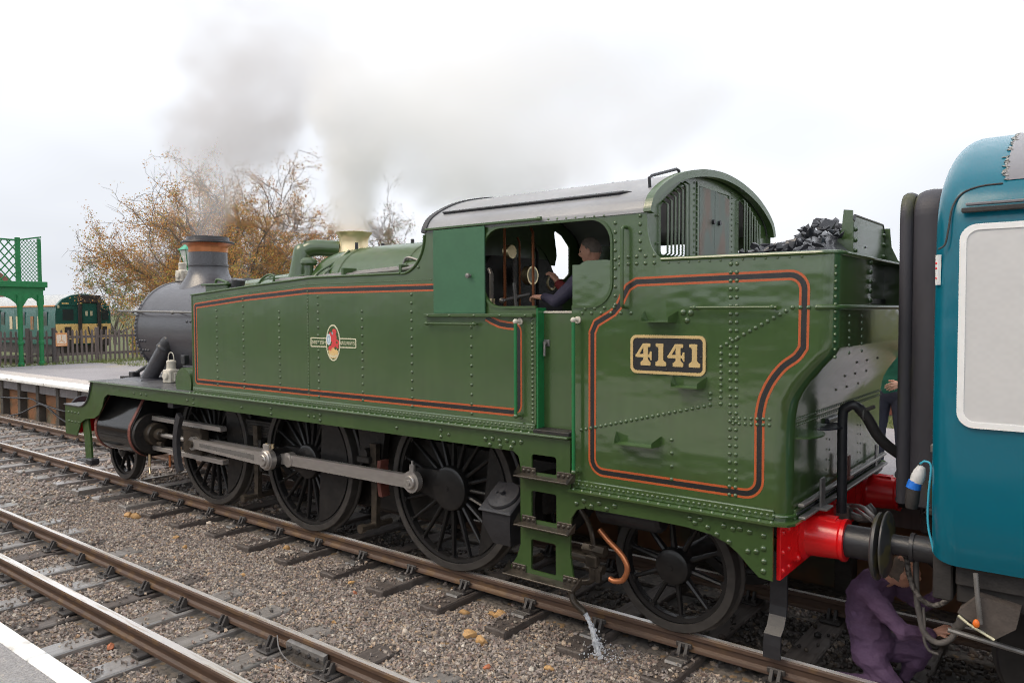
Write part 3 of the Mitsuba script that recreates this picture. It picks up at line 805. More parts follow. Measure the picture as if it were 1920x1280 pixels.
part(L, 'door_sill', box(5.985, 6.355, -1.385, -1.20, 1.635, 1.672, .006), 'grime', 20)

# bunker
ZR = [1.215, 1.4, 1.6, 1.8, 1.9, 1.97, 2.04, 2.11, 2.18, 2.25, 2.32, 2.37, 2.42, 2.48, 2.6, 2.688, 2.692, 2.8, 2.9, 3.0, 3.048]


def x_rear(z):
    return float(np.interp(z, [1.2, 1.85, 1.95, 2.04, 2.13, 2.22, 2.30, 2.37, 2.42, 3.05], [8.125, 8.125, 8.135, 8.155, 8.20, 8.265, 8.335, 8.395, 8.42, 8.425]))


def outline(z):
    xr, rc = x_rear(z), .115
    d = .13 if 2.69 < z else 0.0
    P = [(6.356, SY)] + [(x, SY) for x in (6.9, 7.4, 7.8)]
    P += [(xr - rc + rc * math.sin(t), SY + rc - rc * math.cos(t)) for t in np.linspace(0, PI / 2, 9)]
    P += [(xr, -.9), (xr, -.431), (xr, -.43), (xr - d, -.429), (xr - d, 0), (xr - d, .559), (xr, .56), (xr, .561), (xr, .9)]
    P += [(xr - rc + rc * math.cos(t), -SY - rc + rc * math.sin(t)) for t in np.linspace(0, PI / 2, 9)]
    P += [(x, -SY) for x in (7.8, 7.4, 6.9, 6.356)]
    return [(x, y, z) for x, y in P]


OUT = np.array([outline(z) for z in ZR])
bm = grid_mesh(OUT); bm.invert()
# the side and upper rear are green, the lower rear black
fc = bm.triangles_center
blk = (fc[:, 0] > np.array([x_rear(z) for z in fc[:, 2]]) - .075) & (fc[:, 2] < 2.42) & (np.abs(fc[:, 1]) < 1.30)
sub_ = lambda keep: trimesh.Trimesh(bm.vertices, bm.faces[keep], process=False)
bk = part(L, 'bunker', sub_(~blk), 'green_paint_wavy', 40)
part(bk, 'rear_sheet', sub_(blk), 'green_wet', 40, label='glossy lower rear sheet of the bunker, curving inwards')
part(bk, 'shelf', box(8.28, 8.43, -.445, .575, 2.672, 2.694, .004), 'green_paint')
part(bk, 'inner_floor', box(7.0, 8.31, -1.31, 1.31, 2.72, 2.76), 'grime')
rb = spline([(7.16, SY, 3.058), (7.6, SY, 3.056), (8.25, SY, 3.052), (8.36, SY + .02, 3.052), (8.425, SY + .115, 3.052), (8.43, -1.0, 3.052), (8.43, -.43, 3.052)], 6)
part(bk, 'rim', tube(rb, .016, 8), 'green_paint')
part(bk, 'rim', tube([(8.43, .56, 3.052), (8.43, 1.2, 3.052), (8.30, 1.33, 3.052), (7.1, 1.33, 3.052)], .016, 8), 'green_paint')
part(bk, 'belt_bead', tube(spline([(8.30, SY - .004, 2.69), (8.36, SY + .015, 2.69), (8.43, SY + .10, 2.69), (8.445, -1.0, 2.69), (8.445, -.3, 2.69), (8.445, .6, 2.69), (8.44, 1.2, 2.69)], 5), .017, 8), 'green_trim')
g0 = rnd(Polygon([(-.43, 3.0), (-.43, 3.385), (.56, 3.385), (.56, 3.0)]), .07).union(sbox(-.43, 2.9, .56, 3.1))
g0 = g0.union(Polygon([(.5, 3.0), (.56, 3.3), (.60, 3.12), (.70, 3.05), (.72, 3.0)]))
gp = part(bk, 'coal_guard', yz(g0, 8.285, 8.297), 'green_paint', 20)
part(gp, 'guard_edge', tube([(8.291, -.42, 3.34), (8.291, -.38, 3.385), (8.291, .49, 3.385), (8.291, .55, 3.31), (8.291, .59, 3.14), (8.291, .70, 3.05)], .012, 8), 'black_satin')
cheek = Polygon([(8.10, 3.42), (8.17, 3.44), (8.185, 3.36), (8.19, 3.2), (8.24, 3.09), (8.43, 3.05), (8.43, 2.9), (8.08, 2.9)])
part(bk, 'guard_cheek', xz(Polygon([(8.05, 3.05), (8.11, 3.09), (8.17, 3.17), (8.21, 3.28), (8.225, 3.43), (8.29, 3.42), (8.30, 3.0), (8.05, 3.0)]), -.437, -.425), 'green_paint', 20)
part(bk, 'guard_cheek', xz(Polygon([(8.29, 2.69), (8.29, 3.36), (8.335, 3.36), (8.35, 3.2), (8.40, 3.09), (8.43, 3.05), (8.43, 2.69)]), .56, .572), 'green_paint', 20)
part(bk, 'recess_strip', box(8.295, 8.43, -.44, .60, 3.045, 3.062, .003), 'green_trim')
part(bk, 'tool_block', box(8.30, 8.36, -.40, -.25, 2.70, 2.90, .006), 'rust_strip', 20, label='small brown block in the recess of the bunker')
rv('green_paint', [(8.43, y, z) for y in (-.48, .66) for z in np.arange(2.74, 3.04, .07)] + [(8.30, -.39, z) for z in (3.12, 3.2, 3.28)] + [(8.30, .50, z) for z in (3.12, 3.22, 3.3)], (1, 0, 0), .014)
# rows of rivets on the bunker
G = 'green_paint_wavy'
rv(G, np.vstack([row((x, SY, 1.35), (x, SY, 3.0), .058) for x in (7.705, 7.75)]), r=.0115)
rv(G, np.vstack([row((8.14, SY, 2.69), (8.30, SY, 2.69), .05), row((7.635, SY, 2.00), (7.635, SY, 2.41), .045), row((7.635, SY, 2.41), (8.14, SY, 2.69), .048), row((7.555, SY, 1.99), (7.555, SY, 2.07), .04), row((6.44, SY, 1.70), (7.555, SY, 1.985), .048), row((7.25, SY, 1.40), (7.25, SY, 1.70), .09), row((6.45, SY, 2.655), (6.9, SY, 2.655), .09)]), r=.0115)
rv(G, np.vstack([row((7.73, SY, z), (7.99, SY, z + .012), .045) for z in (1.865, 1.905)]), r=.010)
rv(G, [(8.405, SY + .05, z) for z in np.arange(2.36, 3.0, .05)], (.7, -.7, 0), .009)
rv(G, [(8.44, -1.08, z) for z in np.arange(2.38, 2.68, .05)] + [(8.44, -.75, z) for z in np.arange(2.38, 2.68, .05)], (1, 0, 0), .009)
rv('green_trim', np.vstack([row((6.76, SY, 2.72), (6.76, SY, 3.36), .07), row((6.80, SY, 3.09), (7.1, SY, 3.09), .075), row((6.80, SY, 3.035), (7.1, SY, 3.035), .075), row((6.98, SY, 3.14), (6.98, SY, 3.4), .07), row((6.48, SY, 2.69), (6.75, SY, 2.70), .08)]), r=.012)
rv('green_paint_wavy', row((7.22, SY, 3.03), (8.2, SY, 3.03), .085), r=.007)
rv('green_trim', np.vstack([row((8.135, y, 1.35), (8.135, y, 1.83), .075) for y in (-.42, -.12, .5)] + [row((8.14, -1.2, z), (8.14, 1.2, z), .05) for z in (1.875, 1.915)]), (1, 0, 0), .006)
for y in (-.35, -.05, .3):
    rv('green_trim', [(x_rear(z) + .003, y, z) for z in (2.05, 2.16, 2.27)], (.75, 0, -.65), .007)

# footplate steps folded from plate, on the bunker side
for x0, x1, z0, slant in ((7.02, 7.28, 2.585, .03), (7.265, 7.51, 2.105, .03), (6.775, 7.145, 1.635, .04)):
    st = part(bk, 'step', cat([hull([(x0 + slant, SY - .11, z0), (x1 - .01, SY - .11, z0), (x0 + .02, SY, z0), (x1, SY, z0), (x0 + slant, SY - .11, z0 + .009), (x1 - .01, SY - .11, z0 + .009), (x0 + .02, SY, z0 + .009), (x1, SY, z0 + .009)]),
                                hull([(x0 + slant, SY - .11, z0), (x0 + slant, SY - .11, z0 + .04), (x0 + .02, SY, z0), (x0 - .005, SY, z0 + .085), (x0 + .03, SY, z0)]),
                                hull([(x1 - .01, SY - .11, z0), (x1 - .008, SY - .11, z0 + .04), (x1, SY, z0), (x1 + .02, SY, z0 + .085), (x1 + .006, SY, z0)])]), 'green_trim', 20)
rv('green_trim', [(7.34, SY, 2.66), (7.40, SY, 2.655), (7.37, SY, 2.60)], r=.018)


def rail_h(x0, x1, z, off=.05, r=.010, m='green_trim'):
    h = part(L, 'handrail', cat([cyl((x0, SY - off, z), (x1, SY - off, z), r, n=12)] + [cyl((x, SY, z), (x, SY - off, z), .010, n=8) for x in (x0 + .03, x1 - .03)] + [trimesh.creation.icosphere(2, .019).apply_translation((x, SY - off, z)) for x in (x0 + .03, x1 - .03)]), m, 40)
    return h


rail_h(7.42, 8.05, 2.692)
rail_h(4.70, 5.35, 2.560, .045, .009)
for x, z0, z1, top in ((5.815, 1.77, 2.585, 1), (6.41, 1.36, 2.60, 1)):
    h = part(L, 'handrail', cyl((x, SY - .07, z0), (x, SY - .07, z1), .0145, n=16), 'green_bright', 40, label='bright green upright handrail beside the cab door')
    part(h, 'bracket', cat([trimesh.creation.icosphere(2, .023).apply_translation((x, SY - .07, z1)), cyl((x, SY - .07, z1), (x + .0, SY, z1), .014, n=10), cyl((x, SY - .012, z1), (x, SY, z1), .03, n=12)]), 'white_lamp', 40)
    part(h, 'bracket', cat([trimesh.creation.icosphere(2, .022).apply_translation((x, SY - .07, z0)), cyl((x, SY - .07, z0), (x, SY, z0), .014, n=10), cyl((x, SY - .012, z0), (x, SY, z0), .03, n=12)]), 'green_paint', 40)
part(L, 'handrail', tube(spline([(6.86, SY, 2.70), (6.86, SY - .06, 2.71), (6.86, SY - .07, 2.78), (6.86, SY - .07, 3.24), (6.86, SY - .06, 3.31), (6.86, SY, 3.32)], 5), .014, 10), 'green_trim', 40)

# orange and black lining
def lining(path, close=False):
    ls = LineString(path if not close else list(path) + [path[0]])
    bl = ls.buffer(.017, cap_style='flat', join_style='round')
    orr = ls.buffer(.036, cap_style='flat').difference(ls.buffer(.019, cap_style='flat'))
    return xz(bl, SY - .0012, SY), xz(orr, SY - .0016, SY)


def arc(cx, cz, r, a0, a1, n=8):
    return [(cx + r * math.cos(math.radians(a)), cz + r * math.sin(math.radians(a))) for a in np.linspace(a0, a1, n)]


bl_path = arc(6.65, 1.48, .105, 180, 270) + arc(7.815, 1.48, .105, 270, 360) + [(7.92, 1.9)] + [tuple(q[:2]) for q in spline([(7.922, 1.95, 0), (7.945, 2.06, 0), (8.0, 2.18, 0), (8.08, 2.285, 0), (8.17, 2.355, 0), (8.215, 2.42, 0)], 4)] + arc(8.12, 2.81, .10, 0, 90) + arc(6.97, 2.81 + .085, .0, 90, 90, 1) + [(6.95, 2.895), (6.875, 2.855), (6.835, 2.79), (6.80, 2.72), (6.745, 2.66), (6.66, 2.615), (6.585, 2.575), (6.548, 2.50)]
b_, o_ = lining(bl_path, True)
part(bk, 'lining_black', b_, 'lining_black', False)
part(bk, 'lining_orange', o_, 'lining_orange', False, label='pair of thin orange lining stripes')
tp = [(4.80, 2.902), (2.86, 2.908), (1.64, 2.845), (.53, 2.762), (.515, 2.75), (.515, 1.80), (.53, 1.785), (2.83, 1.785)] + arc(5.72, 1.865, .075, 270, 360) + arc(5.74, 2.49, .055, 0, 90) + [(5.68, 2.548), (5.58, 2.562), (5.50, 2.59), (5.43, 2.622)]
b_, o_ = lining(tp)
part(tk, 'lining_black', b_, 'lining_black', False)
part(tk, 'lining_orange', o_, 'lining_orange', False, label='pair of thin orange lining stripes')
# rivets of the tank side
for x, z0, z1, st in ((1.015, 1.77, 2.70, .083), (1.60, 1.77, 2.83, .083), (2.325, 1.78, 2.68, .075), (2.855, 1.74, 2.90, .036), (3.035, 1.75, 2.84, .085), (3.755, 1.76, 2.68, .082), (4.48, 1.75, 2.84, .082), (5.25, 1.74, 2.53, .088)):
    rv('green_paint', row((x, SY, z0), (x, SY, z1), st), r=.0118 if st > .05 else .008)
rv('green_trim', row((5.945, SY, 1.72), (5.945, SY, 2.60), .038), r=.011)
rv('green_paint', np.vstack([row((.55, SY, 2.835), (2.85, SY, 2.975), .034), row((2.86, SY, 2.975), (4.75, SY, 2.975), .034)]), r=.0055)
rv('green_paint', [(4.5, SY, 3.10), (4.58, SY, 3.10)], r=.012)
part(tk, 'seam_strip', box(2.862, 2.868, SY - .002, SY, 1.72, 3.03), 'green_trim', False)

# emblem on the tank
EX, EZ = 3.285, 2.345


def flatpart(parent, name, g, d, m, **kw):
    return part(parent, name, xz(affinity.translate(g, EX, EZ), SY - d, SY), m, False, **kw)


ov = affinity.scale(Point(0, 0).buffer(1, quad_segs=24), .118, .195)
ovi = affinity.scale(Point(0, 0).buffer(1, quad_segs=24), .104, .180)
barl = rrect(-.385, -.052, -.09, .052, .016).difference(rrect(-.372, -.040, -.1, .040, .010))
barr = rrect(.09, -.052, .375, .052, .016).difference(rrect(.1, -.040, .362, .040, .010))
em = flatpart(tk, 'emblem', unary_union([ov.difference(ovi), barl.difference(ov), barr.difference(ov)]), .003, 'cream', label='oval railway crest with side bars')
flatpart(em, 'field', ovi, .0012, 'green_trim')
lion = unary_union([affinity.scale(Point(.02, .115).buffer(1), .036, .034), affinity.scale(Point(-.045, .085).buffer(1), .022, .032), affinity.scale(Point(.01, .05).buffer(1), .05, .055), affinity.scale(Point(-.04, -.06).buffer(1), .040, .028), Polygon([(-.01, .02), (.045, .06), (.05, -.03), (0, -.075), (-.04, -.04)]),
                    Point(.065, .0).buffer(.036).difference(Point(.064, .004).buffer(.014)), Polygon([(.05, -.03), (.085, -.02), (.09, -.06), (.06, -.055)]), Polygon([(.0, .15), (.022, .135), (.044, .152), (.04, .12), (0, .12)])])
flatpart(em, 'lion', lion, .0022, 'emblem_red', label='red lion of the crest')
wc = (-.072, .035)
flatpart(em, 'wheel', affinity.scale(Point(wc).buffer(1), .039, .060).difference(affinity.scale(Point(wc).buffer(1), .029, .046)), .0034, 'emblem_white')
flatpart(em, 'wheel_centre', affinity.scale(Point(wc).buffer(1), .029, .046), .0030, 'emblem_blue')
flatpart(em, 'wheel_hub', unary_union([affinity.scale(Point(wc).buffer(1), .012, .020)] + [LineString([(wc[0], wc[1]), (wc[0] + .028 * math.cos(a), wc[1] + .045 * math.sin(a))]).buffer(.002) for a in np.arange(0, 6.28, .785)]), .0036, 'emblem_white')
flatpart(em, 'blue_mark', Polygon([(-.025, .105), (-.012, .12), (.004, .10), (-.008, .082)]), .003, 'emblem_blue')
crown = Polygon([(-.085, -.075), (-.065, -.085), (-.055, -.065), (-.035, -.08), (-.02, -.06), (0, -.045), (.02, -.06), (.035, -.08), (.055, -.065), (.065, -.085), (.085, -.075), (.066, -.15), (.03, -.166), (-.03, -.166), (-.066, -.15)])
flatpart(em, 'crown', crown, .0022, 'emblem_gold', label='gold crown of the crest')
flatpart(em, 'crown_band', affinity.scale(Point(0, -.135).buffer(1), .06, .020).difference(affinity.scale(Point(0, -.128).buffer(1), .045, .010)), .0034, 'cream')
for txt, x0 in (('BRITISH', -.362), ('RAILWAYS', .115)):
    t_ = meshkit.text_mesh(txt, .036, .0022)
    w_ = t_.bounds[1][0] - t_.bounds[0][0]
    t_.apply_scale((.235 / w_, 1, 1))
    t_.apply_transform(np.array([[1, 0, 0, 0], [0, 0, -1, 0], [0, 1, 0, 0], [0, 0, 0, 1.0]]))
    t_.apply_translation((EX + x0 - t_.bounds[0][0], SY, EZ - .017))
    part(em, 'lettering', t_, 'cream', False)

# number plate 4141
px0, px1, pz0, pz1 = 6.905, 7.525, 2.192, 2.487
npl = part(bk, 'number_plate', xz(rrect(px0, pz0, px1, pz1, .05), SY - .012, SY), 'lining_black', 20, label='black number plate with brass figures 4141')
part(npl, 'border', xz(rrect(px0, pz0, px1, pz1, .05).difference(rrect(px0 + .022, pz0 + .022, px1 - .022, pz1 - .022, .034)), SY - .017, SY), 'brass_paint', 20)
one = unary_union([sbox(.040, .03, .088, .17), rrect(.010, 0, .118, .032, .008), rrect(.012, .150, .090, .176, .008), Polygon([(.02, .03), (.04, .048), (.088, .048), (.108, .03)]), Polygon([(.03, .15), (.04, .138), (.06, .15)])])
four = unary_union([sbox(.080, .03, .126, .165), rrect(.052, 0, .152, .030, .008), Polygon([(.06, .03), (.08, .047), (.126, .047), (.145, .03)]), Polygon([(.0, .075), (.072, .172), (.10, .172), (.035, .082)]), Polygon([(0, .068), (.012, .064), (.08, .064), (.08, .090), (.02, .090), (0, .084)]), rrect(.072, .146, .150, .174, .008), sbox(.12, .066, .14, .088), Polygon([(.138, .085), (.148, .112), (.163, .112), (.163, .042), (.153, .042), (.138, .070)])])
for g, x, sx_ in ((four, 6.950, .85), (one, 7.113, .82), (four, 7.220, .85), (one, 7.386, .82)):
    part(npl, 'figure', xz(affinity.translate(affinity.scale(g, sx_, .97, origin=(0, 0)), x, 2.254), SY - .018, SY - .006), 'brass_paint', 20)
rv('lining_black', [(7.21, SY - .012, 2.225), (7.49, SY - .012, 2.33), (6.935, SY - .012, 2.33)], r=.007)

# footplate, valances, steps
fpl = part(L, 'footplate', cat([box(-2.44, 6.36, -1.425, 1.425, 1.622, 1.640, .004)]), 'green_wet', 20)
part(L, 'front_deck', box(-2.43, .40, -1.385, 1.385, 1.640, 1.645), 'deck_plate', 20)
part(fpl, 'angle_iron', box(.44, 5.975, SY - .018, SY, 1.640, 1.708, .007), 'green_wet', 20)
part(L, 'rear_footplate', xy(Polygon([(6.37, -1.43), (8.06, -1.43), (8.14, -1.40), (8.175, -1.33), (8.175, 1.33), (8.13, 1.43), (6.37, 1.43)]), 1.200, 1.216), 'green_wet', 20)
part(L, 'bunker_angle', cat([box(6.357, 8.03, SY - .018, SY, 1.216, 1.288, .007), tube(spline([(8.03, SY - .008, 1.25), (8.09, SY, 1.25), (8.135, SY + .06, 1.25), (8.138, SY + .12, 1.25)], 5), .012, 8), box(8.126, 8.142, SY + .1, 1.22, 1.216, 1.285, .003)]), 'green_wet', 30)
rv('green_trim', np.vstack([row((.47, SY - .016, 1.675), (5.95, SY - .016, 1.675), .045), row((6.38, SY - .016, 1.252), (8.03, SY - .016, 1.252), .042)]), r=.010)
rv('green_trim', np.vstack([row((.45, -1.39, 1.640), (5.95, -1.39, 1.640), .085), row((6.40, -1.39, 1.216), (8.03, -1.39, 1.216), .085)]), (0, 0, 1), .011)
rv('black_satin', row((8.142, -1.2, 1.25), (8.142, 1.2, 1.25), .045), (1, 0, 0), .010)
part(L, 'rear_angle', cat([box(8.145, 8.19, -1.20, 1.25, 1.30, 1.325, .006), box(8.15, 8.20, -1.20, 1.25, 1.215, 1.235, .004)]), 'steel_dull', 20)
v1 = Polygon([(-3.44, 1.205), (-3.0, 1.205), (-2.82, 1.215), (-2.66, 1.28), (-2.54, 1.41), (-2.47, 1.56), (-2.44, 1.622), (5.98, 1.622), (5.98, 1.46), (-1.94, 1.46), (-2.05, 1.40), (-2.12, 1.26), (-2.24, 1.13), (-2.42, 1.06), (-2.70, 1.03), (-2.88, .96), (-3.02, .74), (-3.44, .74)])
val = part(L, 'valance', xz(v1, -1.372, -1.356), 'green_trim', 20)
part(L, 'valance', mirror(xz(v1, -1.372, -1.356)), 'green_trim', 20)
fl = np.array([(-3.44, 1.213), (-3.0, 1.213), (-2.82, 1.223), (-2.66, 1.288), (-2.54, 1.418), (-2.47, 1.568), (-2.435, 1.640)])
fl = spline(np.hstack([fl, 0 * fl[:, :1]]), 4)[:, :2]
part(L, 'drop_plate', xz(LineString(fl).buffer(.008, cap_style='flat'), -1.395, 1.395), 'deck_plate', 30)
part(L, 'front_buffer_beam', box(-3.47, -3.44, -1.30, 1.30, .72, 1.215, .005), 'red_paint', 20)
part(L, 'front_coupling_bracket', cat([box(-3.10, -3.02, -1.15, -.60, 1.22, 1.25, .005), box(-3.3, -2.95, -.92, -.86, 1.22, 1.27, .006)]), 'black_satin')
part(L, 'guard_iron', xz(Polygon([(-2.95, 1.04), (-2.72, 1.04), (-2.66, .8), (-2.62, .40), (-2.83, .40), (-2.86, .7)]), -1.33, -1.30), 'green_trim', 20)
part(L, 'front_step', cat([box(-2.95, -2.50, -1.42, -1.28, .36, .385, .006), box(-2.62, -2.45, -1.42, -1.28, .33, .43, .02)]), 'black_satin', 20)
for x in (-3.42, 8.02):
    for s in (-1, 1):
        if x < 0:
            part(L, 'front_buffer', cat([cyl((-3.47, s * .865, 1.05), (-3.85, s * .865, 1.05), .13, n=20), cyl((-3.85, s * .865, 1.05), (-3.98, s * .865, 1.05), .08), cyl((-3.98, s * .865, 1.05), (-4.02, s * .865, 1.05), .22, n=28, bev=.012)]), 'black_satin', 30)
rv('green_trim', [(x, -1.372, z) for x in np.arange(-3.3, -2.9, .12) for z in (.95, 1.1)] + [(x, -1.372, 1.53) for x in (-1.1, -.9, -.75, .35, 1.6, 2.9, 3.0, 4.3, 5.0)] + [(x, -1.372, z) for x in (.5, 2.2, 3.1, 4.9) for z in (1.5, 1.56)], r=.014)
rv('green_trim', [(x, -1.372, 1.535 + .012 * (i % 2)) for i, x in enumerate(np.linspace(5.45, 5.85, 6))] + [(x, -1.372, 1.49) for x in (5.5, 5.62, 5.74)] + [(x, -1.372, 1.10 + .035 * (i % 2)) for i, x in enumerate(np.linspace(6.42, 6.78, 6))], r=.017)
# ladder plate with three steps
lad = Polygon([(5.66, 1.61), (5.66, 1.47), (5.76, 1.462), (5.82, 1.42), (5.84, 1.34), (5.84, .66), (5.80, .54), (5.73, .44), (5.70, .40), (6.42, .40), (6.38, .50), (6.356, .66), (6.356, .87), (6.37, .97), (6.42, 1.045), (6.50, 1.07), (6.52, 1.195), (6.356, 1.195), (6.356, 1.61)])
lad = lad.difference(rrect(5.962, 1.30, 6.218, 1.455, .025)).difference(rrect(5.958, .89, 6.218, 1.14, .02)).difference(rrect(5.952, .45, 6.212, .72, .02))
lp = part(L, 'step_plate', xz(lad, -1.372, -1.352), 'green_trim', 20)
for x0, x1, z, o in ((5.84, 6.40, 1.265, .11), (5.84, 6.40, .845, .11), (5.73, 6.46, .405, .13)):
    st = part(lp, 'step', cat([box(x0, x1, -1.372 - o, -1.37, z, z + .014, .004), hull([(x0, -1.372 - o, z), (x0 + .012, -1.372 - o, z + .03), (x0, -1.372, z), (x0 - .015, -1.372, z + .09), (x0 + .012, -1.372, z)]), hull([(x1, -1.372 - o, z), (x1 - .012, -1.372 - o, z + .03), (x1, -1.372, z), (x1 + .015, -1.372, z + .09), (x1 - .012, -1.372, z)]), box(x0 + .02, x0 + .17, -1.385, -1.37, z, z + .075, .004), box(x1 - .17, x1 - .02, -1.385, -1.37, z, z + .075, .004)]), 'oily', 20)
    rv('oily', [(x0 + .05 + .05 * i, -1.385, z + .045) for i in range(3)] + [(x1 - .05 - .05 * i, -1.385, z + .045) for i in range(3)], r=.013)
v2 = Polygon([(6.40, 1.20), (6.52, 1.07), (7.15, 1.075), (7.40, 1.07), (7.58, 1.05), (7.70, 1.01), (7.79, .95), (7.87, .87), (7.94, .81), (8.035, .80), (8.035, 1.20)])
part(L, 'rear_valance', xz(v2, -1.372, -1.356), 'green_trim', 20)
part(L, 'rear_valance', mirror(xz(v2, -1.372, -1.356)), 'green_trim', 20)
rv('green_trim', [(7.42, -1.372, 1.145), (7.46, -1.372, 1.115), (7.50, -1.372, 1.15), (7.56, -1.372, 1.10), (7.63, -1.372, 1.06), (7.68, -1.372, 1.13), (7.75, -1.372, 1.12), (7.80, -1.372, 1.13), (7.72, -1.372, 1.02), (7.86, -1.372, .98), (7.92, -1.372, .99), (7.97, -1.372, 1.11), (7.97, -1.372, 1.02), (7.975, -1.372, .93), (7.97, -1.372, .86), (7.87, -1.372, 1.12)], r=.016)

# rear buffer beam, buffers, drawgear
beam = part(L, 'buffer_beam', box(8.035, 8.065, -1.30, 1.30, .79, 1.20, .004), 'red_paint', 20, label='bright red rear buffer beam')
for s in (-1, 1):
    m = 'red_paint'
    bf = part(L, 'buffer', cat([yz(rnd(Polygon([(s * .865 - .2, .86), (s * .865 - .2, 1.19), (s * .865 + .2, 1.19), (s * .865 + .2, .86)]), .04), 8.065, 8.10), lathe([(.0, 0), (.185, 0), (.19, .02), (.155, .045), (.150, .07), (.140, .26), (.150, .275), (.150, .30), (.10, .302), (0, .302)], (8.09, s * .865, 1.03), (1, 0, 0), 40)]), m, 30, label='red buffer housing')
    part(bf, 'shank', cyl((8.38, s * .865, 1.03), (8.585, s * .865, 1.03), .115, n=28), 'black_satin', 30)
    part(bf, 'head', lathe([(0, 0), (.215, 0), (.232, .012), (.232, .03), (.10, .046), (0, .05)], (8.58, s * .865, 1.03), (1, 0, 0), 40), 'buffer_face', 30)
    part(bf, 'maker_plate', hull([(x, s * .865 + .03 * t, 1.03 + r) for x in (8.20, 8.32) for t in (-1.6, 1.6) for r in (.125, .153)]), m, 20)
    rv(m, [(8.10, s * .865 + dy, z) for dy in (-.165, .165) for z in (.89, 1.16)], (1, 0, 0), .018)
rv('red_paint', [(8.066, y, z) for y in (-1.25, -1.13) for z in (.85, .98, 1.12)], (1, 0, 0), .015)
dg = part(L, 'draw_hook', cat([box(8.065, 8.20, -.05, .05, .95, 1.08, .01), tube(spline([(8.18, 0, 1.0), (8.30, 0, .98), (8.36, 0, 1.04), (8.32, 0, 1.10)]), .03, 10)]), 'steel_dull', 40)
part(L, 'beam_gusset', cat([box(8.06, 8.13, -.60, -.30, 1.14, 1.26, .01), box(8.06, 8.15, -.34, -.26, .95, 1.2, .01)]), 'red_paint', 20)
part(L, 'coupling_link', cat([tube(spline([(8.22, -.10, 1.10), (8.35, -.28, 1.14), (8.46, -.30, 1.06), (8.52, -.15, .98), (8.50, 0, .96)]), .017, 8), tube(spline([(8.22, -.06, 1.08), (8.33, -.2, 1.07), (8.46, -.18, .98)]), .014, 8)]), 'steel_rod', 40)
vp = part(L, 'vacuum_pipe', tube(spline([(8.24, -.45, 1.12), (8.24, -.45, 1.4), (8.24, -.45, 1.86), (8.27, -.45, 1.93), (8.32, -.44, 1.95), (8.37, -.42, 1.91)], 6), .036, 14), 'black_satin', 40)
part(vp, 'hose', tube(spline([(8.35, -.43, 1.93), (8.40, -.40, 1.86), (8.48, -.34, 1.70), (8.60, -.26, 1.58), (8.74, -.18, 1.50)], 8), .040, 14), 'rubber', 40, label='ribbed grey rubber brake hose')
part(vp, 'clip', cat([tube(spline([(8.385 + .0, -.41 + .048 * math.cos(a), 1.885 + .048 * math.sin(a)) for a in np.linspace(0, 6.28, 12)] , 2), .008, 6), cyl((8.40, -.42, 1.92), (8.46, -.44, 1.95), .014, n=8)]), 'steel_dull')
part(L, 'lamp_iron', cat([box(8.195, 8.21, -.87, -.77, 1.22, 1.45, .003), box(8.14, 8.26, -.90, -.74, 1.222, 1.24, .004)]), 'steel_dull')
part(L, 'lamp_iron', cat([box(8.19, 8.20, -.12, -.05, 1.32, 1.50, .003), box(8.14, 8.22, -.14, -.03, 1.31, 1.33, .004)]), 'rust_strip')
part(L, 'lamp_iron', box(8.17, 8.18, .86, .94, 1.25, 1.45, .003), 'black_satin')
hs = affinity.scale(Point(0, 0).buffer(1, quad_segs=16), .13, .22).intersection(sbox(-.0, -1, 1, 1))
part(L, 'rear_step', xy(affinity.translate(hs, 8.12, -.98), 1.775, 1.785), 'green_trim', 20)
part(L, 'rear_step', cat([xy(affinity.translate(hs, 8.12, -.50), 1.775, 1.785), box(8.12, 8.16, -.52, -.2, 1.80, 1.84, .01)]), 'black_satin', 20)

# frames, wheels and motion
part(L, 'frame', cat([xz(Polygon([(-3.3, 1.5), (8.0, 1.15), (8.0, .85), (7.6, .95), (6.3, .95), (5.6, .72), (3.6, .72), (3.2, .85), (1.4, .72), (-.9, .72), (-1.5, .8), (-3.3, .8)]), s * .63, s * .60) for s in (-1, 1)] + [box(-3.2, 4.6, -.6, .6, 1.35, 1.62), box(-.6, -.5, -.6, .6, .6, 1.4), box(5.7, 8.0, -.9, .9, 1.02, 1.18)]), 'grime', 20)
part(L, 'ash_pan', box(2.3, 4.3, -.55, .55, .35, .9, .03), 'grime', 20)


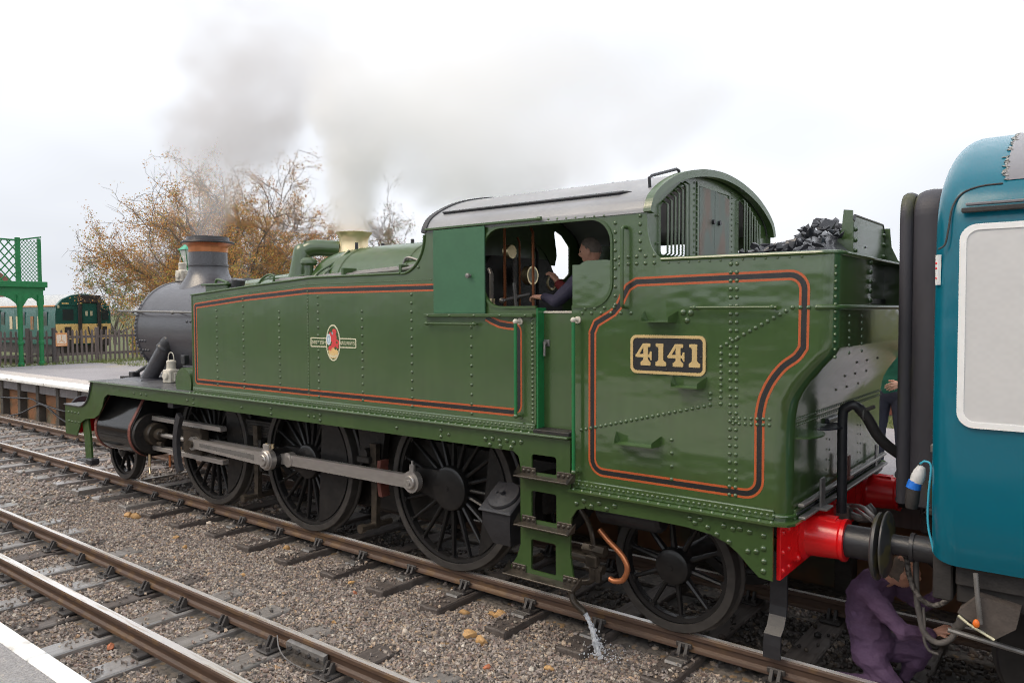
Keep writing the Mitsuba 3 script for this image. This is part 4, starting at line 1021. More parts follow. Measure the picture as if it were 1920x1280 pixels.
def wheel(R, nsp, hub_r, crank=None, weight=None, yo=-.83, th=.14, phase=0.0):
    """a spoked wheel about the y axis at the origin, outer face towards -y"""
    yi = yo + th
    tyre = lathe([(R - .075, yo + .012), (R - .072, yo), (R - .008, yo), (R, yo + .010), (R + .002, yi - .04), (R + .028, yi - .03), (R + .028, yi - .008), (R + .015, yi), (R - .075, yi)], (0, 0, 0), (0, 1, 0), 96)
    rim_ = lathe([(R - .118, yo + .045), (R - .112, yo + .030), (R - .074, yo + .026), (R - .074, yi - .02), (R - .112, yi - .03), (R - .118, yo + .045)], (0, 0, 0), (0, 1, 0), 96)
    B = [rim_]
    for i in range(nsp):
        a = phase + i * 2 * PI / nsp
        d, t = np.array([math.cos(a), 0, math.sin(a)]), np.array([-math.sin(a), 0, math.cos(a)])
        P0, P1 = [], []
        for q in np.linspace(0, 2 * PI, 9)[:-1]:
            P0.append(d * (hub_r * .8) + t * .026 * math.cos(q) + np.array([0, (yo + yi) / 2 + .004 + .040 * math.sin(q), 0]))
            P1.append(d * (R - .11) + t * .0155 * math.cos(q) + np.array([0, (yo + yi) / 2 + .004 + .026 * math.sin(q), 0]))
        B.append(hull(P0 + P1))
        B.append(hull([d * (R - .135) + t * w + np.array([0, (yo + yi) / 2 + e, 0]) for w in (-.016, .016) for e in (-.03, .035)] + [d * (R - .108) + t * w + np.array([0, (yo + yi) / 2 + e, 0]) for w in (-.034, .034) for e in (-.03, .035)]))
    hub = lathe([(0, yo - .045), (.02, yo - .045), (.022, yo - .038), (hub_r - .03, yo - .034), (hub_r, yo - .015), (hub_r + .012, yo + .03), (hub_r * .95, yi + .01), (0, yi + .01)], (0, 0, 0), (0, 1, 0), 48)
    B.append(hub)
    if crank:
        cx, cz = crank
        pts = []
        for (x, z, r) in ((0, 0, hub_r * .80), (cx, cz, .125)):
            for q in np.linspace(0, 2 * PI, 25)[:-1]:
                pts += [(x + r * math.cos(q), y, z + r * math.sin(q)) for y in (yo - .03, yi - .05)]
        B.append(hull(pts))
    Wt = None
    if weight:
        x0, a1 = weight
        disc = Point(0, 0).buffer(R - .115, quad_segs=32).difference(Point(0, 0).buffer(hub_r + .01, quad_segs=16))
        c = disc.intersection(sbox(x0, -R, R, R))
        c = affinity.rotate(c, a1, origin=(0, 0))
        Wt = cat([xz(c, yo + .018, yi - .02)])
    return tyre, cat(B), Wt


WH = [('driving_wheel', 0, .850, 20, .205, (-.375, .03), (.34, 0)), ('driving_wheel', 2.134, .850, 20, .205, (-.375, .03), (.235, -4)), ('driving_wheel', 4.496, .850, 20, .225, (-.375, .05), (.46, -8)), ('trailing_wheel', 7.01, .548, 10, .145, None, None), ('pony_wheel', -2.667, .475, 9, .12, None, None)]
for nm, x, R, ns, hr, ck, wt in WH:
    ty, bd, w_ = wheel(R, ns, hr, ck, wt, phase=.08 + .05 * x)
    for s in (1, -1):
        f = (lambda m: m) if s > 0 else mirror
        mv = lambda m: f(m).copy().apply_translation((x, 0, R))
        w = part(L, nm, mv(bd), 'wheel_black', 40)
        part(w, 'tyre', mv(ty), 'tyre_steel', 40)
        if w_ is not None:
            part(w, 'balance_weight', mv(w_), 'wheel_black', 25)
    part(L, 'axle', cyl((x, -.7, R), (x, .7, R), .09, n=20), 'grime')
# rods
def rod(xa, za, xb, zb, y0, y1, ha, hb, ra, rb):
    d = np.array([xb - xa, zb - za]); d /= np.linalg.norm(d); n = np.array([-d[1], d[0]])
    a, b = np.array([xa, za]), np.array([xb, zb])
    g = Polygon([tuple(a + n * ha), tuple(b + n * hb), tuple(b - n * hb), tuple(a - n * ha)])
    return rnd(unary_union([g, Point(xa, za).buffer(ra, quad_segs=12), Point(xb, zb).buffer(rb, quad_segs=12)]), .0, .06)


P2, P3, P1 = (2.134 - .375, .88), (4.496 - .375, .90), (-.375, .88)
cr_ = part(L, 'coupling_rod', xz(rod(*P2, *P3, 0, 0, .062, .070, .085, .115), -1.02, -.955), 'steel_rod', 20)
part(L, 'coupling_rod', xz(rod(*P1, *P2, 0, 0, .055, .06, .09, .09), -.95, -.90), 'steel_rod', 20)
part(cr_, 'knuckle_pin', cat([cyl((P2[0] + .25, -1.03, .885), (P2[0] + .25, -.94, .885), .062, n=20, bev=.01), xz(Point(P2[0] + .25, .885).buffer(.088), -1.028, -.95)]), 'steel_rod', 30)
part(cr_, 'oil_cup', cat([cyl((P3[0], -.99, .98), (P3[0], -.99, 1.08), .034, n=14), cyl((P3[0], -.99, 1.08), (P3[0], -.99, 1.12), .014, n=10)]), 'steel_rod', 30)
part(cr_, 'pin_cap', cat([cyl((P3[0], -1.02, P3[1]), (P3[0], -1.052, P3[1]), .072, n=24, bev=.008), cyl((P3[0], -1.05, P3[1]), (P3[0], -1.066, P3[1]), .03, n=6)]), 'steel_rod', 30)
con = xz(rod(.05, .90, *P2, 0, 0, .060, .082, .09, .13), -1.165, -1.095)
cn = part(L, 'connecting_rod', con, 'steel_rod', 20)
part(cn, 'fluting', xz(Polygon([(.25, .925), (1.52, .915), (1.52, .848), (.25, .877)]), -1.1665, -1.1635), 'steel_dull', False)
part(cn, 'big_end', cat([cyl((P2[0], -1.09, P2[1]), (P2[0], -1.20, P2[1]), .112, n=28, bev=.012), cyl((P2[0], -1.2, P2[1]), (P2[0], -1.222, P2[1]), .07, n=20, bev=.006), cyl((P2[0] + .03, -1.222, P2[1] + .02), (P2[0] + .03, -1.235, P2[1] + .02), .018, n=6), box(P2[0] - .06, P2[0] + .06, -1.165, -1.10, .98, 1.07, .01)]), 'steel_rod', 30)
part(cn, 'crank_collar', cyl((P2[0], -1.095, P2[1]), (P2[0], -.86, P2[1]), .118, n=28), 'wheel_black', 30)
for dx in (-.03, .09):
    part(cn, 'oiler', cyl((P2[0] + dx, -1.12, 1.02), (P2[0] + dx, -1.12, 1.075), .018, n=10), 'brass')
for s in (-1,):
    sl = part(L, 'slide_bar', box(-1.20, .62, -1.08, -.98, 1.10, 1.165, .006), 'steel_rod', 20)
    part(L, 'slide_bar', box(-1.20, .66, -1.08, -.98, .665, .73, .006), 'steel_rod', 20)
    part(L, 'crosshead', cat([box(-.30, .16, -1.10, -.96, .73, 1.10, .02), box(-.30, .18, -1.12, -.94, 1.06, 1.11, .01), cyl((.05, -1.2, .9), (.05, -.95, .9), .05, n=16)]), 'oily', 20)
    part(L, 'piston_rod', cyl((-1.2, -1.03, .90), (-.2, -1.03, .90), .036, n=16), 'steel_rod')
    part(L, 'gland', cat([cyl((-1.36, -1.03, .90), (-1.10, -1.03, .90), .17, n=24, bev=.02), cyl((-1.1, -1.03, .90), (-.98, -1.03, .90), .09, n=16, bev=.01), cyl((-1.0, -1.06, .96), (-.9, -1.06, .96), .03, n=8), cyl((-1.02, -1.08, .78), (-.90, -1.08, .78), .03, n=8)]), 'oily', 30)
    part(L, 'drain_cock', cat([cyl((-1.25, -1.1, .42), (-1.25, -1.1, .60), .02, n=8), cyl((-1.25, -1.1, .40), (-1.2, -1.12, .32), .014, n=8)]), 'brass')
    part(L, 'drain_cock', cat([cyl((-.85, -1.0, .45), (-.85, -1.0, .62), .018, n=8)]), 'copper')
# motion bracket, an arched plate outside the leading wheel
am = Point(0, 0).buffer(.86, quad_segs=40).difference(Point(0, 0).buffer(.755, quad_segs=40)).intersection(Polygon([(-1.2, .72), (0, .0), (-1.2, -.60)]))
part(L, 'motion_bracket', cat([xz(affinity.translate(am, .66, .88), -1.30, -1.24), box(-.30, -.16, -1.3, -.62, 1.38, 1.46)]), 'black_satin', 25)
# brake hangers
for x in (1.08, 3.36, 5.5):
    part(L, 'brake_hanger', cat([xz(Polygon([(x - .05, 1.2), (x + .05, 1.2), (x + .06, .7), (x + .04, .25), (x - .04, .25), (x - .03, .7)]), -.86, -.80), cyl((x, -1.0, .28), (x, -.6, .28), .035, n=12), cyl((x, -1.0, .28), (x, -1.06, .28), .05, n=10)]), 'oily', 20)
    part(L, 'brake_block', xz(Point(x + .98, .85).buffer(.92).difference(Point(x + .98, .85).buffer(.865)).intersection(sbox(x - .1, .62, x + .3, 1.02)), -.86, -.74), 'rust_strip' if x > 3 and x < 4 else 'grime', 20)
part(L, 'spring_hanger', cat([xz(Polygon([(3.0, 1.45), (3.5, 1.45), (3.42, 1.0), (3.08, 1.0)]), -.78, -.70), cyl((3.25, -.9, 1.08), (3.25, -.6, 1.08), .06), box(3.15, 3.35, -.92, -.76, .98, 1.05, .01)]), 'grime', 20)
part(L, 'front_spring', cat([box(.75, 1.35, -.80, -.70, 1.05 + .035 * i, 1.08 + .035 * i) for i in range(6)]), 'grime')
# cylinder casing with rusty edge strips
cyp = [(-.70, 1.46), (-1.08, 1.46), (-1.315, 1.04), (-1.33, .98)] + [(-1.03 + .305 * math.cos(t) , .905 + .345 * math.sin(t)) for t in np.linspace(PI * .97, PI * 1.5, 12)] + [(-.70, .56)]
cyl_p = Polygon(cyp)
cy = part(L, 'cylinder', yz(cyl_p, -2.46, -1.30), 'black_gloss', 30)
part(L, 'cylinder', mirror(yz(cyl_p, -2.46, -1.30)), 'black_satin', 30)
edge = LineString(cyp[1:])
for x in (-2.44, -1.36):
    part(cy, 'edge_strip', yz(edge.buffer(.010, cap_style='flat'), x - .032, x + .032), 'rust_strip', 30, label='rust red strip round the end of the cylinder casing')
rv('rust_strip', [(x, y - .01, z) for x in (-2.44, -1.36) for y, z in ((-1.14, 1.35), (-1.2, 1.24), (-1.27, 1.12), (-1.335, .96), (-1.29, .75))], (0, -.9, .4), .008)
part(cy, 'end_cover', yz(Point(-1.03, .9).buffer(.30, quad_segs=16), -1.30, -1.22), 'grime', 20)
# leading sand pipe, sandbox with its hinged lid at the step
sb_ = part(L, 'sand_box', hull([(x, y, z) for x, y, z in ((5.39, -1.36, .87), (5.715, -1.36, .87), (5.39, -1.08, 1.06), (5.715, -1.08, 1.06), (5.40, -1.36, .76), (5.71, -1.36, .76), (5.47, -1.30, .58), (5.67, -1.30, .58), (5.47, -1.1, .58), (5.67, -1.1, .58))]), 'black_satin', 20)
tv = np.array([0, -.56, .83]); te = np.array([0, .83, .56])
q0 = np.array([5.5525, -1.225, .985])
part(sb_, 'collar', hull([q0 + np.array([dx, 0, 0]) + te * dt + tv * h for dx in (-.185, .185) for dt in (-.19, .17) for h in (0, .012)] + [q0 + np.array([dx, 0, 0]) + te * dt + tv * .022 for dx in (-.17, .17) for dt in (-.175, .155)]), 'black_satin', 20)
part(sb_, 'lid', cat([lathe([(0, 0), (.155, 0), (.158, .012), (.150, .028), (.03, .038), (0, .04)], q0 + tv * .022, tv, 36), cyl(q0 + tv * .06, q0 + tv * .095, .024, n=10), cyl(q0 + tv * .055 + (-.07, 0, 0), q0 + tv * .072 + (-.07, 0, 0), .012, n=8)]), 'black_satin', 30)
# tank balance pipe, injector, overflow
part(L, 'injector', cat([tube([(6.05, -1.05, .55), (6.42, -1.06, .55)], .045, 12), cyl((6.40, -1.08, .40), (6.40, -1.08, .68), .04, n=12), cyl((6.30, -1.07, .64), (6.52, -1.08, .64), .05, n=6), cyl((6.33, -1.07, .48), (6.50, -1.08, .48), .042, n=6), tube(spline([(6.40, -1.08, .68), (6.38, -1.08, .78), (6.32, -1.06, .88), (6.25, -1.05, .95)]), .022, 10), cyl((6.46, -1.10, .38), (6.46, -1.10, .50), .03, n=6), box(6.35, 6.46, -1.14, -1.06, .50, .60, .01)]), 'oily', 30)
part(L, 'copper_pipe', tube(spline([(6.47, -1.10, .83), (6.56, -1.10, .75), (6.69, -1.10, .65), (6.74, -1.10, .55), (6.70, -1.10, .45), (6.62, -1.10, .42), (6.57, -1.10, .43)], 7), .024, 14), 'copper', 50, label='bright bent copper pipe beside the trailing wheel')
part(L, 'overflow_pipe', tube(spline([(6.42, -1.08, .42), (6.36, -1.09, .36), (6.25, -1.12, .33), (6.21, -1.13, .24), (6.25, -1.15, .17), (6.33, -1.16, .13), (6.36, -1.16, .10)], 6), .030, 12), 'oily', 50)
part(L, 'air_reservoir', cyl((6.40, -.95, .98), (7.0, -.95, .98), .13, n=24, bev=.03), 'black_satin', 30)
gpath = [(-.74, .82), (-.74, .40), (-.755, .33), (-.80, .255), (-.835, .20), (-.845, .12), (-.845, .02)]
part(L, 'guard_iron', cat([hull([(x + .012 * (z < .25) * -1, y + e, z) for x in (7.80, 7.93) for (y, z) in (p, q) for e in (-.014, .014)]) for p, q in zip(gpath[:-1], gpath[1:])]), 'black_satin', 20)
# front deck fittings: smokebox stay, steps, hand rails
stay = part(L, 'smokebox_stay', cyl((-1.86, -.78, 1.66), (-1.42, -.70, 2.20), .115, n=24), 'smokebox_black', 30)
part(stay, 'cap', tube(spline([(-1.47, -.72, 2.12), (-1.41, -.68, 2.22), (-1.33, -.62, 2.28), (-1.24, -.55, 2.30)]), [.135, .135, .13, .12, .12, .12, .12, .12, .12, .12, .12, .12, .11, .11, .11, .11, .1, .1, .1, .1, .1, .1, .1, .1, .1], 20), 'black_satin', 40)
part(stay, 'foot', hull([(-2.30, -1.02, 1.645), (-1.62, -1.02, 1.645), (-1.62, -.6, 1.645), (-2.30, -.6, 1.645), (-2.2, -.98, 1.672), (-1.7, -.98, 1.672), (-1.7, -.62, 1.672), (-2.2, -.62, 1.672)]), 'smokebox_black', 20)
part(L, 'deck_stay', cat([tube([(-2.45, -.72, 1.70), (-2.0, -.72, 1.85)], .028, 8), box(-2.52, -2.38, -.78, -.66, 1.645, 1.74, .01)]), 'black_satin')
part(L, 'smokebox_handrail', cat([cyl((-2.60, -.86, 2.705), (-.30, -.86, 2.675), .017, n=12)] + [cyl((x, -.86, 2.70), (x, -.70, 2.66), .013, n=8) for x in (-2.15, -.95)] + [trimesh.creation.icosphere(2, .028).apply_translation((x, -.86, 2.698 - .013 * (x + 2.6))) for x in (-2.15, -.95)]), 'steel_dull', 40)
part(L, 'steam_pipe_cover', trimesh.creation.cylinder(.20, .12, sections=40).apply_transform(trimesh.transformations.rotation_matrix(PI / 2, (1, 0, 0))).apply_translation((.12, -1.24, 1.74)).slice_plane((0, 0, 1.645), (0, 0, 1)), 'green_trim', 40)
part(L, 'deck_fitting', cat([box(-.46, -.36, -1.02, -.94, 1.95, 2.08, .01), cyl((-.42, -.98, 1.7), (-.42, -.98, 1.96), .02, n=8), cyl((-.40, -1.0, 1.92), (.42, -1.0, 1.92), .022, n=10), box(-.52, -.40, -1.0, -.86, 1.645, 1.70, .01)]), 'black_satin')

# loose heap of coal
C_ = thing('coal_heap', 'heap of black lump coal piled in the open bunker behind the cab', 'coal')
rc_ = np.random.default_rng(5)


def lump(q):
    m = hull(q.normal(size=(16, 3)) * (1.0, .8, .65))
    v = np.array(m.vertices); v /= np.abs(v).max()
    m.vertices = v
    m = m.subdivide()
    v = np.array(m.vertices)
    m.vertices = v * (1 + .16 * (meshkit.noise(v * 3 + q.random() * 50)[:, None] - .5))
    return np.array(m.vertices), np.array(m.faces)


CL = [mikit.ply(trimesh.Trimesh(*lump(rc_), process=False), 'coal_black', smooth=35) for _ in range(8)]


def coal_top(x, y):
    return 3.045 + .23 * np.exp(-((x - 7.95) / .36)**2) * np.exp(-(y / .8)**2) + .13 * np.exp(-((x - 8.1) / .3)**2) + .04 * np.sin(9 * x + 5 * y)


n_ = 0
for i in range(420):
    x, y = 8.24 - 1.16 * rc_.random()**1.3, rc_.uniform(-1.25, .8)
    s = rc_.uniform(.035, .07)
    z = coal_top(x, y) - s * rc_.uniform(.3, .9) - (.05 if abs(y) > 1.1 else 0)
    if n_ < 290:
        put(moved(CL[i % 8], T().translate([x, y, z]).rotate([0, 0, 1], rc_.uniform(0, 360)).rotate([1, 0, 0], rc_.uniform(0, 360)).scale(s)), 'lump', C_)
        n_ += 1
under = grid_mesh(np.array([[(x, y, coal_top(x, y) - .11) for y in np.linspace(-1.28, 1.28, 26)] for x in np.linspace(7.02, 8.28, 24)]))
part(C_, 'slack', under, 'coal_black', 30)
for m, ms in RV.items():
    put(mikit.ply(cat(ms), 'green_rivet' if m.startswith('green') else m, smooth=60), 'rivets', L, kind='stuff')

# ------------------------------------------------------------------ beyond the platform: verge, fence, footbridge, lamp, train, house, trees
k = thing('verge', kind='structure')
scene[k] = mikit.ply(box(-11.9, 40, 6.05, 14, .40, .862), 'grass')
k = thing('verge_grass', 'rough grass and fallen leaves along the back of the far platform', 'grass', kind='stuff')
gr = np.random.default_rng(21)
gv, gf = [], []
for i in range(5200):
    if i < 3600:
        x, y = gr.uniform(-20.0, -14), gr.uniform(5.4, 9.4)
        y = max(y, 6.0 + gr.normal() * .12)
        x = x if gr.random() > .5 else -19.62 + abs(gr.normal()) * .22
        if x < -19.2 and gr.random() > .3:
            y = gr.uniform(2.8, 9.4)
    else:
        x, y = gr.uniform(2, 9), 6.0 + gr.uniform(0, 2.5)
    h, a, w = gr.uniform(.04, .16), gr.uniform(0, PI), gr.uniform(.006, .014)
    b = np.array([x, y, .86])
    d = np.array([math.cos(a) * w, math.sin(a) * w, 0])
    gv += [b - d, b + d, b + (gr.normal() * .05, gr.normal() * .05, h)]
    gf.append((3 * i, 3 * i + 1, 3 * i + 2))
flat('grass_blade', (.14, .17, .045), .3, f=3, rough=.7)
scene[k] = mikit.ply(trimesh.Trimesh(np.array(gv), np.array(gf), process=False), 'grass_blade')

bs('fence_wood', lambda p, n, uv: mix((.085, .066, .060), (.17, .135, .122), fbm(p.x * 30, p.y * 30, p.z * 2.2, 3)), .75)
bs('fence_dark', lambda p, n, uv: mix((.05, .042, .04), (.10, .085, .08), fbm(p.x * 20, p.y * 20, p.z * 3, 3)), .75)


def picket(name, label, p0, p1, step, h, zb, mat='fence_wood', group=None):
    t = thing(name, label, 'fence')
    p0, p1 = np.array(p0, float), np.array(p1, float)
    d = (p1 - p0) / np.linalg.norm(p1 - p0)
    n = int(np.linalg.norm(p1 - p0) / step)
    ang = math.degrees(math.atan2(d[1], d[0]))
    g = Polygon([(-.036, .03), (-.036, h - .06), (0, h), (.036, h - .06), (.036, .03)])
    pm = [mikit.ply(xz(g, -.011, .011), mat), mikit.ply(xz(affinity.scale(g, .9, .985, origin=(0, 0)), -.011, .011), mat)]
    r = np.random.default_rng(len(name) + n)
    for i in range(n):
        q = p0 + d * step * (i + .5)
        put(moved(pm[i % 2], T().translate([q[0], q[1], zb]).rotate([0, 0, 1], ang).rotate([0, 1, 0], r.normal() * 1.3)), 'pale', t)
    nn = np.array([-d[1], d[0]])
    for z in (.32, h - .28):
        a, b = p0 + nn * .03, p1 + nn * .03
        part(t, 'rail', hull([(a[0] + nn[0] * s, a[1] + nn[1] * s, zb + z + e) for s in (-.016, .03) for e in (-.045, .045)] + [(b[0] + nn[0] * s, b[1] + nn[1] * s, zb + z + e) for s in (-.016, .03) for e in (-.045, .045)]), mat, 20)
    for i in range(int(n * step / 2.3) + 1):
        q = p0 + d * 2.3 * i + nn * .09
        part(t, 'post', box(q[0] - .06, q[0] + .06, q[1] - .06, q[1] + .06, zb, zb + h + .06, .01), mat, 20)
    return t


pf = picket('picket_fence', 'weathered wooden picket fence across the end of the far platform', (-19.72, 1.6), (-19.72, 9.5), .165, 1.22, .868)
picket('picket_fence', 'dark picket fence along the back of the far platform behind the locomotive', (-19.6, 9.55), (14, 9.55), .165, 1.15, .86, 'fence_dark')
part(pf, 'tall_post', box(-19.66, -19.54, 4.60, 4.71, .87, 2.16, .01), 'fence_dark', 20)
flat('poster_orange', (.66, .30, .12), .12, f=8, rough=.5)
flat('poster_white', (.72, .60, .46), .12, f=10, rough=.5)
po = thing('poster_board', 'small orange and cream warning board fixed to the picket fence', 'sign')
part(po, 'panel', box(-19.56, -19.53, 4.69, 5.07, 1.50, 1.97, .004), 'poster_orange', 20)
part(po, 'face', yz(rrect(4.72, 1.60, 5.04, 1.91, .03).difference(unary_union([LineString([(4.88, 1.88), (4.88, 1.72), (4.79, 1.63)]).buffer(.012), LineString([(4.88, 1.72), (4.98, 1.63)]).buffer(.012)])), -19.53, -19.527), 'poster_white', False)
part(po, 'text_bar', yz(unary_union([sbox(4.74, 1.545, 5.02, 1.565)]), -19.53, -19.527), 'poster_white', False)

# green footbridge
bs('bridge_green', lambda p, n, uv: mix((.008, .20, .055), (.014, .135, .045), fbm(p.x * 4, p.y * 4, p.z * 4, 3)), .4)
fb = thing('footbridge', 'bright green iron footbridge with lattice parapets on two posts', 'footbridge')
FX = -19.45
for y0, y1 in ((3.58, 3.62), (4.22, 4.26)):
    part(fb, 'post', cat([lathe([(0, .86), (.10, .86), (.10, .98), (.075, 1.0), (.07, 1.6), (.09, 1.62), (.09, 1.70), (.07, 1.72), (.075, 2.1), (.085, 2.9), (.11, 3.0), (.11, 3.3), (0, 3.3)], (FX, y0 - .02, 0), (0, 0, 1), 14)]), 'bridge_green', 30)
part(fb, 'deck', box(FX - 1.6, FX + .02, -6.5, 4.36, 3.46, 3.62, .01), 'bridge_green', 20)
part(fb, 'deck_edge', box(FX + .02, FX + .14, -6.5, 4.40, 3.56, 3.76, .015), 'bridge_green', 20)
sc = [(-6.5, 3.47), (4.30, 3.47), (4.28, 3.2), (4.22, 2.92), (4.15, 3.02), (4.05, 3.12), (3.95, 3.20), (3.82, 3.18), (3.74, 3.05), (3.66, 2.92), (3.58, 2.80), (3.50, 2.95), (3.40, 3.05), (3.28, 3.16), (3.1, 3.25), (2.9, 3.3), (2.6, 3.32), (2.2, 3.3), (1.8, 3.2), (1.6, 3.05), (1.5, 2.9), (1.4, 3.05), (.8, 3.3), (-6.5, 3.3)]
part(fb, 'scalloped_bracket', yz(Polygon(sc), FX - .02, FX + .02), 'bridge_green', 20)


def lattice(y0, y1, z0, z1, n, w, x0, slope=0):
    fr = sbox(y0, z0, y1, z1)
    B = []
    H = z1 - z0
    st = (y1 - y0) / n
    for i in range(-40, 80):
        a = y0 + st * i
        B += [LineString([(a, z0), (a + H * .8, z1)]).buffer(w), LineString([(a, z1), (a + H * .8, z0)]).buffer(w)]
    return unary_union(B).intersection(fr)


part(fb, 'lattice', yz(lattice(-6.5, 3.46, 3.76, 5.12, 40, .018, FX), FX + .05, FX + .075), 'bridge_green', False, kind='stuff')
part(fb, 'lattice', yz(lattice(3.58, 4.12, 3.76, 5.18, 5, .009, FX), FX + .05, FX + .065), 'bridge_green', False, kind='stuff')
for y, w in ((3.53, .075), (4.19, .055)):
    part(fb, 'parapet_post', box(FX + .0, FX + .09, y - w, y + w, 3.6, 5.24, .01), 'bridge_green', 20)
part(fb, 'top_rail', hull([(FX + e, y, z + d) for e in (-.0, .10) for d in (-.03, .02) for y, z in ((-6.5, 5.4), (3.5, 5.15))]), 'bridge_green', 20)
part(fb, 'top_rail', hull([(FX + e, y, z + d) for e in (-.0, .10) for d in (-.03, .02) for y, z in ((3.5, 5.15), (4.25, 5.30))]), 'bridge_green', 20)

# station lamp
lm = thing('station_lamp', 'green station lamp post with a glazed lantern behind the chimney', 'street lamp')
lx, ly = -13.0, 6.08
part(lm, 'post', lathe([(0, .86), (.16, .86), (.15, 1.2), (.09, 1.3), (.075, 2.0), (.06, 3.3), (.09, 3.35), (.05, 3.42), (.045, 3.95), (.09, 4.0), (.06, 4.06), (.11, 4.13), (0, 4.14)], (lx, ly, 0), (0, 0, 1), 20), 'bridge_green', 35)
flat('lamp_glass', (.50, .52, .50), .05, rough=.12)
part(lm, 'lantern_glass', hull([(lx + .09 * a, ly + .09 * b, 4.16) for a in (-1, 1) for b in (-1, 1)] + [(lx + .19 * a, ly + .19 * b, 4.62) for a in (-1, 1) for b in (-1, 1)]), 'lamp_glass', 20)
part(lm, 'lantern_frame', cat([tube([(lx + .092 * a, ly + .092 * b, 4.14), (lx + .195 * a, ly + .195 * b, 4.63)], .014, 6) for a in (-1, 1) for b in (-1, 1)]), 'bridge_green')
part(lm, 'lantern_roof', hull([(lx + .23 * a, ly + .23 * b, 4.63) for a in (-1, 1) for b in (-1, 1)] + [(lx + .08 * a, ly + .08 * b, 4.76) for a in (-1, 1) for b in (-1, 1)] + [(lx, ly, 4.88)]), 'bridge_green_light', 20)

# the green and yellow train at rest
flat('train_green', (.014, .095, .078), .12, f=3, rough=.35, coat=.4)
flat('train_yellow', (.90, .62, .25), .10, f=3, rough=.45)
flat('train_dark', (.045, .038, .036), .2, f=6, rough=.6)
flat('train_roof', (.42, .43, .43), .12, f=2, rough=.5)
flat('train_cream', (.55, .45, .30), .1, f=4, rough=.5)
bs('train_glass', (.03, .045, .05), .08, spec=.8)
tr = thing('multiple_unit_train', 'green railcar with a yellow lower front and dark gangway door, standing beyond the fence', 'train')
TX, ty0, ty1 = -35.0, 10.65, 13.5
tc = (ty0 + ty1) / 2
sect = Polygon([(ty0, .95), (ty0 - .04, 1.6), (ty0 - .02, 2.6), (ty0 + .05, 3.05), (ty0 + .35, 3.42), (ty0 + .85, 3.66), (tc, 3.74), (ty1 - .85, 3.66), (ty1 - .35, 3.42), (ty1 - .05, 3.05), (ty1 + .02, 2.6), (ty1 + .04, 1.6), (ty1, .95)])
bd = part(tr, 'body', yz(sect.intersection(sbox(0, 0, 30, 3.06)), TX - 19.5, TX), 'train_green', 25)
part(tr, 'roof', yz(sect.intersection(sbox(0, 3.08, 30, 5)), TX - 19.5, TX - .25), 'train_roof', 35)
part(tr, 'roof_end', yz(sect.intersection(sbox(0, 3.08, 30, 5)), TX - .25, TX), 'train_green', 35)
part(tr, 'cantrail_stripe', box(TX - 19.5, TX + .004, ty0 - .05, ty0 - .01, 3.03, 3.10), 'poster_orange')
part(bd, 'yellow_panel', yz(Polygon([(ty0 - .01, 1.0), (ty0 - .01, 2.08), (ty1 + .01, 2.08), (ty1 + .01, 1.0)]), TX, TX + .012), 'train_yellow', False)
for y in (11.86, 12.88):
    part(bd, 'gangway_pillar', box(TX, TX + .12, y - .09, y + .09, 1.0, 3.66, .02), 'train_dark')
gd = part(bd, 'gangway_door', box(TX, TX + .03, 12.0, 12.76, 2.1, 3.2), 'train_green')
part(bd, 'gangway_head', box(TX, TX + .08, 11.8, 12.95, 3.22, 3.66, .02), 'train_dark')
for y in (12.22, 12.47):
    part(gd, 'headcode_figure', box(TX + .03, TX + .036, y - .065, y + .065, 2.52, 2.78), 'cream')
for y0, y1 in ((11.0, 11.55), (13.05, 13.40)):
    part(bd, 'front_window', box(TX, TX + .014, y0, y1, 2.28, 2.88), 'train_glass')
for y0, y1 in ((11.08, 11.42), (13.05, 13.3)):
    part(bd, 'lower_hatch', box(TX + .012, TX + .03, y0, y1, 1.45, 1.92), 'train_dark')
part(bd, 'number_panel', cat([box(TX + .0, TX + .01, 10.98 + .07 * i, 11.03 + .07 * i, 3.16, 3.24) for i in range(5)]), 'train_yellow', kind='stuff')
part(bd, 'white_lamp', box(TX, TX + .02, 10.74, 10.84, 2.95, 3.10), 'cream')
for i in range(6):
    x = TX - 1.0 - i * 3.1
    part(bd, 'side_window', box(x - .55, x, ty0 - .05, ty0 - .035, 2.0, 2.75), 'train_glass')
    part(bd, 'side_panel', box(x - 2.3, x - 1.9, ty0 - .05, ty0 - .035, 1.75, 2.5), 'train_cream' if i % 2 else 'brick_orange')
    part(bd, 'side_door', box(x - 1.5, x - .75, ty0 - .055, ty0 - .04, 1.2, 2.9), 'train_green')
    part(bd, 'side_panel', box(x - 1.28, x - 1.0, ty0 - .065, ty0 - .05, 1.75, 2.5), 'train_cream')
part(tr, 'underframe', box(TX - 19.3, TX - .1, ty0 + .2, ty1 - .2, .35, .95), 'train_dark')
for s in (.45, 2.4):
    part(tr, 'buffer', cat([cyl((TX, ty0 + s, 1.05), (TX + .45, ty0 + s, 1.05), .09), cyl((TX + .42, ty0 + s, 1.05), (TX + .47, ty0 + s, 1.05), .22)]), 'train_dark')
part(tr, 'hose', tube(spline([(TX + .02, 12.3, 1.9), (TX + .15, 12.3, 1.6), (TX + .16, 12.45, 1.1), (TX + .1, 12.5, .8)]), .04, 8), 'train_dark')

